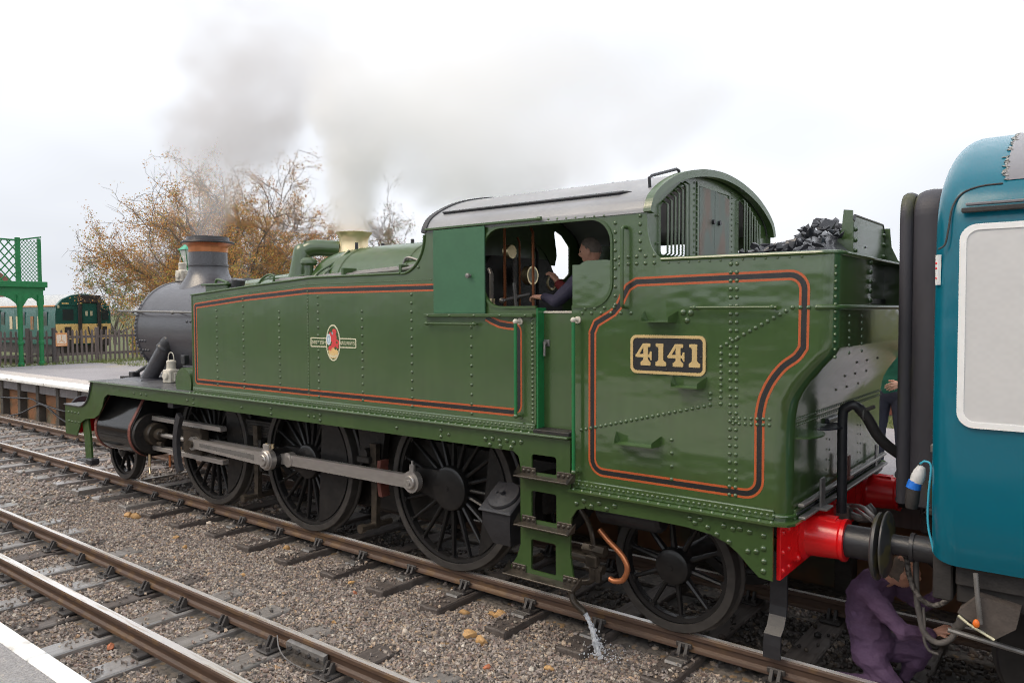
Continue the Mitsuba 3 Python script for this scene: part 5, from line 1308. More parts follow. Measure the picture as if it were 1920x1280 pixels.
# a brick house far off, behind the footbridge
flat('house_brick', (.30, .15, .10), .2, f=6, rough=.85)
flat('house_tile', (.24, .11, .085), .25, f=4, rough=.85)
hs_ = thing('brick_house', 'distant red brick house with a tiled roof seen through the footbridge lattice', 'house')
hx, hy = -69.5, 13.0
hw = part(hs_, 'wall', box(hx - 6, hx, hy, hy + 7.3, -.3, 5.2), 'house_brick')
part(hs_, 'roof', yz(Polygon([(hy - .5, 5.1), (hy + 3.65, 8.6), (hy + 7.8, 5.1)]), hx - 6.3, hx + .3), 'house_tile', 20)
part(hs_, 'chimney', box(hx - 3.4, hx - 2.6, hy + 3.2, hy + 4.0, 8, 9.4), 'house_brick')
for y in (1.2, 4.9):
    for z in (.9, 3.3):
        w_ = part(hw, 'window', box(hx, hx + .06, hy + y, hy + y + 1.2, z, z + 1.2), 'cream')
        part(w_, 'pane', box(hx + .06, hx + .07, hy + y + .1, hy + y + 1.1, z + .1, z + 1.1), 'train_glass')

# trees: forked limbs with thin twigs and small loose leaves
bs('bark', lambda p, n, uv: mix((.12, .10, .088), (.23, .20, .18), fbm(p.x * 6, p.y * 6, p.z * 2, 3)), .85)


def leaf_mat(key, c):
    scene[key] = {'type': 'principledthin', 'base_color': {'type': 'mesh_attribute', 'name': 'vertex_color'}, 'roughness': .6, 'diff_trans': .9, 'spec_trans': 0.0}


leaf_mat('leaf', None)
LEAFC = dict(rust=(.50, .25, .11), orange=(.68, .38, .14), olive=(.38, .36, .10), brown=(.42, .27, .17), green=(.20, .28, .085), yellow=(.70, .54, .18), grey=(.30, .27, .20))


def tree(name, label, base, h, rx, seed, leaves, cols, leaf_s, limbs=15, kids=(7, 5, 3), trunk_r=.2, fork=.16, low=.22, shift=(0, 0), green=0):
    """limbs fan out from a short trunk to points over a domed crown, each with branches, twigs and twiglets"""
    t = thing(name, label, 'bush' if 'bush' in name else 'tree')
    r = np.random.default_rng(seed)
    base = np.array(base, float)
    top = base + (0, 0, h * fork)
    big, fine, tips = [], [], []

    def curve(p, q, n, wob):
        L_ = np.linalg.norm(q - p)
        s = np.linspace(0, 1, n)[:, None]
        w = np.cumsum(r.normal(size=(n, 3)), 0) * wob * L_ / n
        w -= w[-1] * s
        return p + (q - p) * s + w + np.array([0, 0, .10 * L_]) * (s * (1 - s))

    big.append((curve(base, top, 5, .2), np.linspace(trunk_r, trunk_r * .75, 5)))
    ga_ = PI * (3 - math.sqrt(5))
    for i in range(limbs):
        f = (i + .5) / limbs
        el = low + (1 - low) * f**.8
        a = i * ga_ + r.normal() * .25
        rad = rx * math.sqrt(max(0, 1 - (el * .96)**2)) * r.uniform(.82, 1.08)
        q = base + np.array([shift[0] * f + rad * math.cos(a), shift[1] * f + rad * math.sin(a), h * (.10 + .88 * el) * r.uniform(.92, 1.02)])
        P = curve(top - (0, 0, h * .05 * r.random()), q, 9, .16)
        r0 = trunk_r * r.uniform(.26, .40)
        big.append((P, np.linspace(r0, .02, 9)))
        L1 = np.linalg.norm(q - top)
        for j in range(kids[0]):
            k_ = r.integers(3, 9)
            d = P[min(k_, 8)] - P[k_ - 2] + r.normal(size=3) * .9 * np.linalg.norm(P[min(k_, 8)] - P[k_ - 2])
            d /= np.linalg.norm(d)
            B = curve(P[k_], P[k_] + d * L1 * r.uniform(.22, .42), 6, .22)
            fine.append((B, np.linspace(r0 * .35, .012, 6)))
            for u in range(kids[1]):
                m_ = r.integers(1, 6)
                d2 = d + r.normal(size=3) * .75; d2 /= np.linalg.norm(d2)
                C = curve(B[m_], B[m_] + d2 * L1 * r.uniform(.10, .19), 4, .25)
                fine.append((C, np.linspace(.014, .007, 4)))
                tips += [C[2], C[3]]
                for v in range(kids[2]):
                    d3 = d2 + r.normal(size=3) * .8; d3 /= np.linalg.norm(d3)
                    D_ = np.array([C[r.integers(1, 4)]] * 2); D_[1] += d3 * L1 * r.uniform(.05, .10)
                    fine.append((D_, np.array([.008, .005])))
                    tips.append(D_[1])
    part(t, 'trunk', cat([tube(p, rr, 8) for p, rr in big]), 'bark', 50)
    part(t, 'branches', cat([tube(p, rr, 3, False) for p, rr in fine]), 'bark', 50, kind='stuff')
    tp = np.array(tips)
    clump = np.clip((meshkit.fbm(tp * .55 + seed, 3) - .40) * 6, .04, 1)
    hr = (tp[:, 2] - base[2]) / h
    clump *= np.clip(1.7 - hr, .5, 1)
    pick = r.choice(len(tp), leaves, p=clump / clump.sum())
    c = tp[pick] + r.normal(size=(leaves, 3)) * .13
    a = r.normal(size=(leaves, 3)); a /= np.linalg.norm(a, axis=1, keepdims=True)
    b = np.cross(a, r.normal(size=(leaves, 3))); b /= np.linalg.norm(b, axis=1, keepdims=True)
    s = (leaf_s * r.uniform(.6, 1.25, leaves))[:, None]
    V = np.stack([c - a * s, c + b * s * .55, c + a * s, c - b * s * .55], 1).reshape(-1, 3)
    F = (np.arange(leaves)[:, None, None] * 4 + np.array([[0, 1, 2], [0, 2, 3]])[None]).reshape(-1, 3)
    names, W = zip(*cols.items())
    W = np.array(W, float); W /= W.sum()
    base_c = np.array([LEAFC[n] for n in names])
    ci = r.choice(len(names), leaves, p=W)
    if green and 'olive' in names:      # the lower right of the crown has kept more of its green
        side_ = (c[:, 0] - base[0]) * .8 + (c[:, 1] - base[1]) * .6
        swap = r.random(leaves) < np.clip(1.25 - 2.1 * (c[:, 2] - base[2]) / h, 0, 1) * np.clip(.6 + side_ / rx, 0, 1) * green
        ci = np.where(swap, names.index('olive'), ci)
    col = base_c[ci] * r.uniform(.7, 1.3, (leaves, 1))
    put(mikit.ply(trimesh.Trimesh(V, F, process=False), 'leaf', color=np.repeat(col, 4, axis=0)), 'crown', t, kind='stuff')
    return t


tree('autumn_tree', 'wide autumn tree with thinning orange brown leaves behind the chimney', (-26.4, 15.8, .3), 8.6, 6.5, 8, 120000, dict(rust=3, orange=4, brown=3, olive=1.5, yellow=1), .048, limbs=32, kids=(9, 6, 3), trunk_r=.26, green=.95)
tree('small_autumn_tree', 'low orange autumn tree beside the front of the railcar, left of the smokebox', (-28.0, 16.0, .3), 6.6, 4.2, 23, 34000, dict(orange=5, rust=2, yellow=2, olive=1), .048, limbs=15, kids=(8, 5, 3), trunk_r=.14)
tree('small_tree', 'small grey brown tree showing just right of the brass safety valve', (-20.4, 21.2, .3), 7.1, 1.2, 31, 12000, dict(brown=3, grey=5, rust=2, green=2), .05, limbs=14, kids=(6, 4, 3), trunk_r=.14, low=.4)
tree('bare_tree', 'nearly bare grey green tree beyond the railcar roof at the left', (-50.0, 20.6, .3), 6.0, 4.2, 47, 3500, dict(green=3, grey=4), .09, limbs=12, kids=(6, 5, 3), trunk_r=.16)
tree('bush', 'yellow green bush behind the picket fence, nearest the smokebox', (-26.6, 13.6, .3), 3.0, 2.2, 61, 9000, dict(yellow=4, green=3, olive=3), .07, limbs=10, kids=(5, 4, 2), trunk_r=.06, low=.1)
tree('bush', 'green and orange bush behind the fence beside the front of the railcar', (-28.4, 13.0, .3), 2.2, 1.3, 67, 5000, dict(orange=3, green=3, yellow=2), .07, limbs=10, kids=(5, 4, 2), trunk_r=.06, low=.1)
for i, (x, y, h_, sd) in enumerate(((-24, 18.5, 3.4, 71), (-20.5, 21, 3.2, 73), (-16, 22, 3.0, 79), (-8, 20, 3.0, 83), (9, 16, 2.6, 89))):
    tree('hedge_bush', ('olive', 'leafy', 'dense', 'mixed', 'low')[i] + ' green hedge bush behind the far platform, hidden largely by the locomotive', (x, y, .3), h_, 2.4, sd, 5000, dict(green=4, olive=3, yellow=1), .085, limbs=10, kids=(5, 4, 2), trunk_r=.06, low=.1)
# unseen hedge added behind the camera to darken reflections in the bunker side
hv = trimesh.creation.box((60, 1.6, 3.0)).subdivide_to_size(.9)
v = np.array(hv.vertices)
hv.vertices = v + (meshkit.fbm(v * 1.1, 3)[:, None] - .5) * np.array([.3, .8, .9]) + (0, -16, 1.55)
flat('hedge_leaf', (.05, .075, .028), .35, f=5, rough=.8)
hd_ = thing('hedge', 'unseen dark green hedge added behind the camera for the bunker reflections', 'hedge')
part(hd_, 'foliage', hv, 'hedge_leaf', False)
# low wall with a white rail seen through the gap behind the bunker
gw = thing('barrier_fence', 'low red brown fence with two white rails seen through the gap behind the bunker', 'fence')
for i in range(8):
    part(gw, 'board', box(4.0 + i * .6, 4.58 + i * .6, 7.5, 7.55, .88, 2.2), 'rust_strip')
part(gw, 'rail', box(3.9, 8.9, 7.42, 7.5, 1.28, 1.40), 'cream')
part(gw, 'rail', box(3.9, 8.9, 7.42, 7.5, 1.08, 1.16), 'cream')

# ------------------------------------------------------------------ the blue carriage
bs('carriage_blue', lambda p, n, uv: mix((.0005, .108, .160), (.001, .126, .184), fbm(p.x * 1.5, p.y * 1.5, p.z * 1.5, 3)), .20, spec=.35, coat=.5, bump=wave, bump_scale=.006, eps=.01)
bs('carriage_roof', lambda p, n, uv: mix((.13, .125, .135), (.24, .235, .25), fbm(p.x * 2, p.y * 2, p.z * 2, 4)), .36)
bs('bellows_dark', lambda p, n, uv: mix(mix((.026, .024, .029), (.062, .058, .070), fbm(p.x * 6, p.y * 6, p.z * 1.2, 4)), (.065, .068, .018), .7 * smoothstep(.58, .76, fbm(p.x * 7, p.y * 7, p.z * 1.4 + 5, 4))), .55)
flat('panel_white', (.58, .575, .57), .05, f=5, rough=.35)
flat('frame_white', (.80, .80, .79), .04, f=5, rough=.3)
flat('under_dark', (.030, .027, .026), .35, f=12, rough=.6)
bs('rope_hose', lambda p, n, uv: mix((.045, .04, .038), (.17, .155, .145), smoothstep(.3, .7, noise(p.x * 60, p.y * 60, p.z * 60))), .6)
K = thing('railway_carriage', 'blue railway carriage with a big white panelled window, coupled behind the locomotive', 'carriage')
X0 = 8.985
prof = np.array([(-1.33, 1.12), (-1.375, 1.30), (-1.405, 1.6), (-1.415, 2.2), (-1.405, 2.8), (-1.39, 3.10), (-1.37, 3.24), (-1.325, 3.36), (-1.24, 3.47), (-1.10, 3.575), (-.9, 3.685), (-.65, 3.78), (-.35, 3.85), (0, 3.875)])
prof = spline(np.hstack([prof, 0 * prof[:, :1]]), 4)[:, :2]
prof = np.vstack([prof, prof[-2::-1] * (-1, 1)])


def loft(xs, ins, lo=0, hi=None, out=0.0):
    P = []
    tt = np.gradient(prof, axis=0); tt /= np.linalg.norm(tt, axis=1, keepdims=True)
    nn = np.stack([tt[:, 1], -tt[:, 0]], 1)
    for x, i in zip(xs, ins):
        q = prof + nn * (i - out)
        P.append(np.stack([np.full(len(q), x), q[:, 0], q[:, 1]], -1)[lo:hi])
    m = grid_mesh(np.array(P)); m.invert()
    return m


rc = .16
tt = np.linspace(0, PI / 2, 9)
xs = [X0 + rc * (1 - math.cos(t)) for t in tt[::1]]
ins = [rc * (1 - math.sin(t)) for t in tt]
xs = xs + [9.3, 9.6, 10.5, 12, 14, 16, 19, 22]; ins = ins + [0] * 8
body = loft(xs, ins)
kb = part(K, 'body', body, 'carriage_blue', 40)
tt_ = np.gradient(prof, axis=0)
endp = loft([X0, X0], [rc, rc])
ep = np.array(body.vertices[:len(prof)])
part(kb, 'end_wall', yz(Polygon([tuple(q[1:]) for q in ep]), X0 - .002, X0 + .01), 'carriage_blue', 20)
h0 = int(np.argmax(prof[:, 1] > 3.40)); h1 = len(prof) - h0
part(K, 'roof', loft([9.34, 9.345, 9.6, 10.5, 12, 16, 22], [.0, 0, 0, 0, 0, 0, 0], h0, h1, .006), 'carriage_roof', 40)
# cracked sealing strip along the joint of the roof, and the edge of the end dome
sm = [np.array([9.335 + .008 * math.sin(9 * i), q[0] * 1.0, q[1]]) for i, q in enumerate(prof[h0:h1])]
sl_ = []
for i in range(len(sm) - 1):
    for f in np.linspace(0, 1, 9)[:-1]:
        p = sm[i] * (1 - f) + sm[i + 1] * f + np.array([rng.normal() * .006, 0, .003])
        if meshkit.noise((p * 16)[None])[0] > .38:
            v, f_ = stone(rng, 0)
            sl_.append(trimesh.Trimesh(v * (.011, .012, .0035) * rng.uniform(.6, 1.5) + p, f_, process=False))
part(K, 'roof_seal', cat(sl_), 'seal_grey', 40, label='flaking pale sealant along the roof joint', kind='stuff')


def on_side(path, off):
    """points on the carriage side at (x, z)"""
    o = []
    for x, z in path:
        i = np.searchsorted(prof[:len(prof) // 2, 1], z)
        a, b = prof[max(i - 1, 0)], prof[i]
        f = (z - a[1]) / max(b[1] - a[1], 1e-6)
        y = a[0] + (b[0] - a[0]) * min(max(f, 0), 1)
        o.append((x, y - off, z))
    return o


part(K, 'dome_edge', tube(spline(on_side([(9.33, 3.40), (9.22, 3.395), (9.13, 3.36), (9.085, 3.28), (9.07, 3.15), (9.055, 3.06), (9.02, 3.03)], .003), 4), .006, 6), 'under_dark')
part(K, 'gutter', box(9.14, 22, -1.43, -1.385, 3.235, 3.262, .004), 'under_dark', 20)
part(K, 'gutter', box(9.16, 22, -1.42, -1.38, 3.275, 3.290, .003), 'carriage_roof', 20)
wf = part(K, 'window_panel', xz(rrect(9.165, 2.01, 10.60, 3.135, .07), -1.428, -1.395), 'panel_white', 20, label='large off white window panel')
part(wf, 'frame', xz(rrect(9.135, 1.98, 10.63, 3.165, .09).difference(rrect(9.170, 2.015, 10.595, 3.130, .065)), -1.436, -1.39), 'frame_white', 25)
for i in range(3):
    w2 = part(K, 'window_panel', xz(rrect(11.3 + 2.6 * i, 2.01, 12.8 + 2.6 * i, 3.135, .07), -1.428, -1.395), 'panel_white', 20)
st_ = part(K, 'label_plate', hull([(x, y, z) for x, y in ((8.995, -1.33), (9.015, -1.37)) for z in (2.82, 3.0)] + [(9.03, -1.36, 2.82), (9.03, -1.36, 3.0)]), 'frame_white', 20, label='small white label plate with red marks')
for z in (2.86, 2.92, 2.95):
    part(st_, 'red_mark', trimesh.creation.icosphere(1, .006).apply_translation((9.003, -1.352, z)), 'red_paint')
# corridor connection
ga = rnd(Polygon([(-.64, 1.30), (-.64, 3.50), (.64, 3.50), (.64, 1.30)]), .17).union(sbox(-.64, 1.30, .64, 1.6))
gi_ = rnd(Polygon([(-.46, 1.45), (-.46, 3.3), (.46, 3.3), (.46, 1.45)]), .1)
gg = part(K, 'gangway', yz(ga.buffer(-.035).difference(gi_), 8.66, 8.985), 'bellows_dark', 30, label='dark weathered corridor connection at the carriage end')
gc = np.array(ga.buffer(.001, quad_segs=12).exterior.coords)[:-1]
gt = np.roll(gc, -1, 0) - np.roll(gc, 1, 0); gt /= np.linalg.norm(gt, axis=1, keepdims=True)
gn = np.stack([gt[:, 1], -gt[:, 0]], 1)
if ((gc + gn * .01) ** 2).sum() < (gc ** 2).sum():
    gn = -gn
for xs_, es_ in (((8.650, 8.655, 8.675, 8.70, 8.725, 8.735), (-.03, -.006, .006, .006, -.004, -.022)), ((8.74, 8.755, 8.79, 8.84, 8.89, 8.92, 8.93), (-.022, -.004, .012, .018, .014, .0, -.022)), ((8.93, 8.94, 8.96, 8.99), (-.022, -.012, -.010, -.010))):
    P_ = np.array([[(x, *(q + n * e)) for q, n in zip(np.vstack([gc, gc[:1]]), np.vstack([gn, gn[:1]]))] for x, e in zip(xs_, es_)])
    part(gg, 'fold', grid_mesh(P_), 'bellows_dark', 60)
part(gg, 'door', yz(gi_, 8.90, 8.92), 'under_dark', 20)
# headstock, buffers, underframe
part(K, 'headstock', box(8.99, 9.10, -1.22, 1.22, .86, 1.16, .01), 'under_dark', 20)
for s in (-1, 1):
    b = part(K, 'buffer', cat([cyl((8.66, s * .865, 1.06), (8.82, s * .865, 1.06), .068, n=24), cyl((8.82, s * .865, 1.06), (9.0, s * .865, 1.06), .088, n=24, bev=.006), cyl((8.80, s * .865, 1.06), (8.825, s * .865, 1.06), .098, n=24)]), 'black_satin', 30)
    part(b, 'head', lathe([(0, -.05), (.08, -.045), (.215, -.02), (.228, -.01), (.228, .0), (.20, .006), (0, .008)][::1], (8.642, s * .865, 1.05), (-1, 0, 0), 40), 'buffer_face', 30)
part(K, 'buffer_bracket', box(8.955, 9.0, -.96, -.80, .84, 1.0, .008), 'steel_dull', 20)
part(K, 'underframe', box(9.12, 22, -1.25, 1.25, .98, 1.12, .01), 'under_dark', 20)
part(K, 'sole_bar', box(9.12, 22, -1.20, -1.10, .86, 1.10, .01), 'under_dark', 20)
part(K, 'step_board', hull([(9.14, -1.30, .83), (9.25, -1.30, .955), (9.46, -1.30, .92), (9.44, -1.30, .80), (9.34, -1.30, .715), (9.14, -1.05, .83), (9.25, -1.05, .955), (9.46, -1.05, .92), (9.44, -1.05, .80), (9.34, -1.05, .715)]), 'under_mid', 15)
part(K, 'step_edge', tube([(9.145, -1.305, .815), (9.20, -1.305, .775), (9.335, -1.305, .712)], .008, 6), 'cream', label='pale worn edge of the step board')
part(K, 'hanger', tube(spline([(9.235, -1.33, 1.10), (9.25, -1.34, .95), (9.265, -1.33, .80)]), .014, 8), 'steel_dull')
part(K, 'orange_tap', trimesh.creation.icosphere(2, .019).apply_scale((1, 1, 1.4)).apply_translation((9.245, -1.34, .80)), 'tap_orange', label='small orange tap handle')
bo = part(K, 'bogie', cat([box(9.6, 12.2, -1.12, -1.0, .40, .75, .03), box(9.6, 12.2, 1.0, 1.12, .40, .75, .03), box(9.5, 12.3, -.9, .9, .45, .6, .03)]), 'under_dark', 20)
part(bo, 'tie_bar', tube([(9.05, -1.0, .60), (9.6, -1.03, .56)], .018, 8), 'steel_dull')
for x in (9.75, 12.0):
    for s in (-1, 1):
        part(bo, 'wheel', lathe([(0, 0), (.44, 0), (.455, .02), (.46, .1), (.49, .11), (.49, .13), (0, .14)], (x, s * .83, .46), (0, -s, 0), 48), 'wheel_black', 30)
part(K, 'coupler', cat([box(8.72, 9.1, -.10, .10, .95, 1.12, .02), box(8.78, 9.0, -.16, .16, .72, .9, .03)]), 'under_dark', 20)
for pts, r, m, nm in (([(8.64, -.74, 1.005), (8.71, -.75, .995), (8.755, -.76, .94), (8.77, -.77, .85), (8.82, -.78, .725), (8.91, -.78, .66), (9.0, -.78, .71), (9.06, -.77, .84), (9.07, -.76, .95)], .018, 'rope_hose', 'jumper_cable'), ([(8.80, -.70, .95), (8.82, -.75, .68), (8.84, -.75, .56), (8.87, -.75, .45), (8.95, -.75, .40), (9.03, -.75, .45), (9.08, -.76, .56), (9.16, -.9, .68)], .020, 'rubber_light', 'brake_hose'),
                       ([(8.86, -.74, .62), (8.87, -.75, .50), (8.87, -.75, .40), (8.90, -.74, .33), (8.95, -.72, .31)], .010, 'rubber_light', 'thin_hose')):
    part(K, nm, tube(spline(pts, 7), r, 10), m, 50)
part(K, 'hose_coupling', cat([cyl((9.06, -.76, .53), (9.13, -.84, .64), .030, n=12), cyl((9.10, -.8, .60), (9.12, -.82, .63), .038, n=12)]), 'steel_dull', 30)
part(K, 'end_fitting', cat([tube([(8.97, -.98, 2.1), (8.97, -.98, 1.72)], .012, 8), box(8.93, 8.99, -1.02, -.95, 1.74, 1.80, .01)]), 'steel_dull')
flat('lamp_blue', (.02, .16, .62), .1, rough=.3)
TL = thing('tail_lamp', 'white and blue tail lamp hanging at the end of the blue carriage', 'lamp')
part(TL, 'bracket', box(8.93, 8.99, -1.14, -1.06, 1.36, 1.40, .006), 'under_dark')
part(TL, 'lens_hood', lathe([(0, 0), (.044, 0), (.040, .05), (0, .05)], (8.860, -1.15, 1.525), (.22, 0, 1), 24), 'lamp_blue', 30)
part(TL, 'case', lathe([(0, .045), (.040, .045), (.042, .08), (.037, .115), (.024, .15), (0, .16)], (8.864, -1.15, 1.525), (.30, 0, 1), 24), 'panel_white', 40, label='white body of the tail lamp')
part(TL, 'base', lathe([(0, 0), (.034, 0), (.042, .04), (.043, .13), (0, .13)], (8.85, -1.15, 1.395), (.08, 0, 1), 24), 'under_dark', 30)
part(TL, 'cable', tube(spline([(8.90, -1.16, 1.69), (8.93, -1.17, 1.71), (8.965, -1.18, 1.68), (8.955, -1.19, 1.5), (8.955, -1.19, 1.32), (8.985, -1.2, 1.18), (9.0, -1.2, 1.12)], 6), .007, 8), 'cable_cyan', 50, label='thin pale blue cable')

# ------------------------------------------------------------------ hand lamps on the locomotive
def oil_lamp(label, x, y, z, rz, s=1.0):
    t = thing('oil_lamp', label, 'lamp', None)
    M = trimesh.transformations.rotation_matrix(math.radians(rz), (0, 0, 1)); M[:3, 3] = (x, y, z)
    P = lambda m: m.apply_scale(s).apply_transform(M)
    part(t, 'body', P(box(-.085, .085, -.085, .085, .0, .185, .014)), 'white_lamp', 25)
    part(t, 'chimney', P(cat([lathe([(0, .18), (.075, .185), (.062, .20), (.060, .27), (.066, .275), (.066, .30), (.05, .315), (0, .32)], (0, 0, 0), (0, 0, 1), 20)])), 'white_lamp', 35)
    part(t, 'lens', P(cat([lathe([(0, 0), (.055, 0), (.055, .02), (.045, .03), (0, .034)], (0, -.085, .10), (0, -1, 0), 20), lathe([(0, 0), (.055, 0), (.055, .02), (0, .03)], (-.085, 0, .10), (-1, 0, 0), 20)])), 'white_lamp', 35)
    part(t, 'handle', P(tube(spline([(-.055, 0, .28), (-.058, 0, .36), (-.03, 0, .415), (.03, 0, .415), (.058, 0, .36), (.055, 0, .28)], 5), .007, 8)), 'white_lamp', 40)
    part(t, 'bracket', P(box(.085, .11, -.03, .03, .02, .14, .006)), 'white_lamp', 25)
    return t


oil_lamp('white oil lamp standing on the front footplate beside the smokebox', -1.02, -.86, 1.648, 8, 1.05)
oil_lamp('dull white oil lamp on the bracket in front of the chimney', -2.22, 0, 3.185, 10, .98)
part(L, 'lamp_bracket', box(-2.30, -2.14, -.07, .07, 3.14, 3.184, .006), 'smokebox_black')

# ------------------------------------------------------------------ water running from the overflow pipe
W_ = thing('water_stream', 'thin stream of water falling from the overflow pipe onto the ballast', 'water')
scene['water'] = {'type': 'principled', 'base_color': {'type': 'rgb', 'value': [.88, .92, .97]}, 'roughness': .12, 'spec_trans': .35, 'eta': 1.33}
wr = np.random.default_rng(3)


def drip(p0, v0, g, n, r0, r1, jit, seed):
    q = np.random.default_rng(seed)
    t = np.linspace(0, 1, n)
    P = np.array(p0) + np.outer(t, v0) + np.outer(t * t, (0, 0, -g))
    P += np.cumsum(q.normal(size=(n, 3)) * jit, axis=0) * np.array([1, 1, .2])
    R = (r0 + (r1 - r0) * t) * (1 + .45 * np.sin(np.arange(n) * 1.7 + seed) * t) * q.uniform(.75, 1.2, n)
    return tube(P, np.maximum(R, .003), 8)


part(W_, 'strand', drip((6.362, -1.16, .105), (.17, -.005, -.14), .21, 22, .020, .012, .0025, 1), 'water', True)
part(W_, 'strand', drip((6.362, -1.168, .10), (.20, -.03, -.14), .21, 22, .013, .008, .005, 2), 'water', True)
part(W_, 'strand', drip((6.358, -1.155, .10), (.15, .01, -.13), .215, 22, .010, .006, .004, 5), 'water', True)
dv = []
for i in range(110):
    t = wr.uniform(.35, 1)
    p = np.array([6.362 + .17 * t + wr.normal() * .03 * t, -1.16 + wr.normal() * .03 * t, .105 - .14 * t - .21 * t * t])
    dv.append(trimesh.creation.icosphere(1, wr.uniform(.003, .007)).apply_scale((1, 1, 1.8)).apply_translation(p))
for i in range(120):
    dv.append(trimesh.creation.icosphere(1, wr.uniform(.003, .007)).apply_translation((6.54 + wr.normal() * .10, -1.17 + wr.normal() * .09, -.20 + abs(wr.normal()) * .035)))
part(W_, 'drops', cat(dv), 'water', True, kind='stuff')

# ------------------------------------------------------------------ people
import manifold3d as m3
flat('skin', (.62, .33, .23), .10, f=14, rough=.5)
flat('hair_grey', (.16, .13, .11), .3, f=40, rough=.7)
flat('overall_purple', (.115, .066, .13), .18, f=10, rough=.8, sheen=.3)
flat('overall_navy', (.035, .032, .060), .2, f=10, rough=.8, sheen=.3)
flat('jumper_green', (.02, .13, .085), .18, f=14, rough=.85, sheen=.3)
flat('denim', (.055, .055, .085), .2, f=12, rough=.85)
flat('boot', (.02, .018, .018), .2, f=12, rough=.5)
flat('sleeve_red', (.22, .03, .03), .15, rough=.8)


def sph(p, r):
    return m3.Manifold.sphere(r, 20).translate(tuple(map(float, p)))


def limb(J, chains, res=.018, it=12):
    """J: joint -> (x, y, z, r); chains of joint names: one continuous smoothed surface"""
    out = []
    for ch in chains:
        for a, b in zip(ch[:-1], ch[1:]):
            out.append(m3.Manifold.batch_hull([sph(J[a][:3], J[a][3]), sph(J[b][:3], J[b][3])]))
    m = m3.Manifold.batch_boolean(out, m3.OpType.Add).refine_to_length(res)
    g = m.to_mesh()
    t = trimesh.Trimesh(g.vert_properties[:, :3], g.tri_verts, process=True)
    trimesh.smoothing.filter_taubin(t, iterations=it)
    return t


def folds(t, amp, f, seed=0):
    v = np.array(t.vertices)
    n = np.array(t.vertex_normals)
    w = meshkit.fbm(np.stack([v[:, 0] * f, v[:, 1] * f, v[:, 2] * f * 2.0], -1) + seed, 4) - .5
    w2 = np.abs(meshkit.fbm(v * f * .8 + 9 + seed, 3) - .5)
    t.vertices = v + n * (amp * (w * 1.2 - w2 * 2.2))[:, None]
    return t


def head(parent, c, face, upv=(0, 0, 1), r=.098, hair='hair_grey', bald=False):
    """head looking along FACE"""
    f = np.array(face, float); f /= np.linalg.norm(f)
    u = np.array(upv, float); u -= f * (u @ f); u /= np.linalg.norm(u)
    s = np.cross(f, u)
    M = np.eye(4); M[:3, 0], M[:3, 1], M[:3, 2], M[:3, 3] = f, s, u, c
    m = trimesh.creation.icosphere(4, 1.0)
    v = np.array(m.vertices)
    x, y, z = v.T
    q = np.stack([x * (.098 - .012 * (z < 0) * -z), y * (.076 - .022 * np.clip(-z, 0, 1)), z * .120], 1)
    gz = lambda a, b, cz, cy, sy, sz: np.exp(-((y - cy) / sy)**2 - ((z - cz) / sz)**2) * (x > 0)
    q[:, 0] += .026 * gz(0, 0, -.12, 0, .16, .20) + .008 * gz(0, 0, -.62, 0, .35, .10) + .006 * gz(0, 0, -.52, 0, .3, .05) - .012 * gz(0, 0, .06, .38, .2, .14) - .012 * gz(0, 0, .06, -.38, .2, .14) + .010 * gz(0, 0, .24, 0, .7, .1) + .012 * gz(0, 0, -.92, 0, .3, .2)
    m.vertices = q * (r / .098)
    h = part(parent, 'head', m.copy().apply_transform(M), 'skin', True)
    for e in (-1, 1):
        ear = trimesh.creation.icosphere(2, 1.0).apply_scale((.022, .012, .034)).apply_translation((-.008, e * .078, -.012))
        part(h, 'ear', ear.apply_scale(r / .098).apply_transform(M), 'skin', True)
        part(h, 'eye', trimesh.creation.icosphere(2, .011).apply_translation((.078, e * .030, .008)).apply_scale(r / .098).apply_transform(M), 'boot', True)
    hm = trimesh.creation.icosphere(3, 1.0)
    v = np.array(hm.vertices)
    keep = (v[:, 2] > -.25 + .95 * np.clip(v[:, 0] + .25, 0, 1)) & (v[:, 0] < .62)
    if bald:
        keep = (v[:, 2] < .75) & (v[:, 2] > -.55) & (v[:, 0] < -.15)
    fk = keep[hm.faces].all(1)
    hm = trimesh.Trimesh(v, hm.faces[fk], process=False)
    hm.vertices = np.array(hm.vertices) * (.104, .082, .127) * (r / .098) * (1 + .03 * (meshkit.noise(np.array(hm.vertices) * 9)[:, None] - .5))
    part(h, 'hair', hm.apply_transform(M), hair, True)
    return h


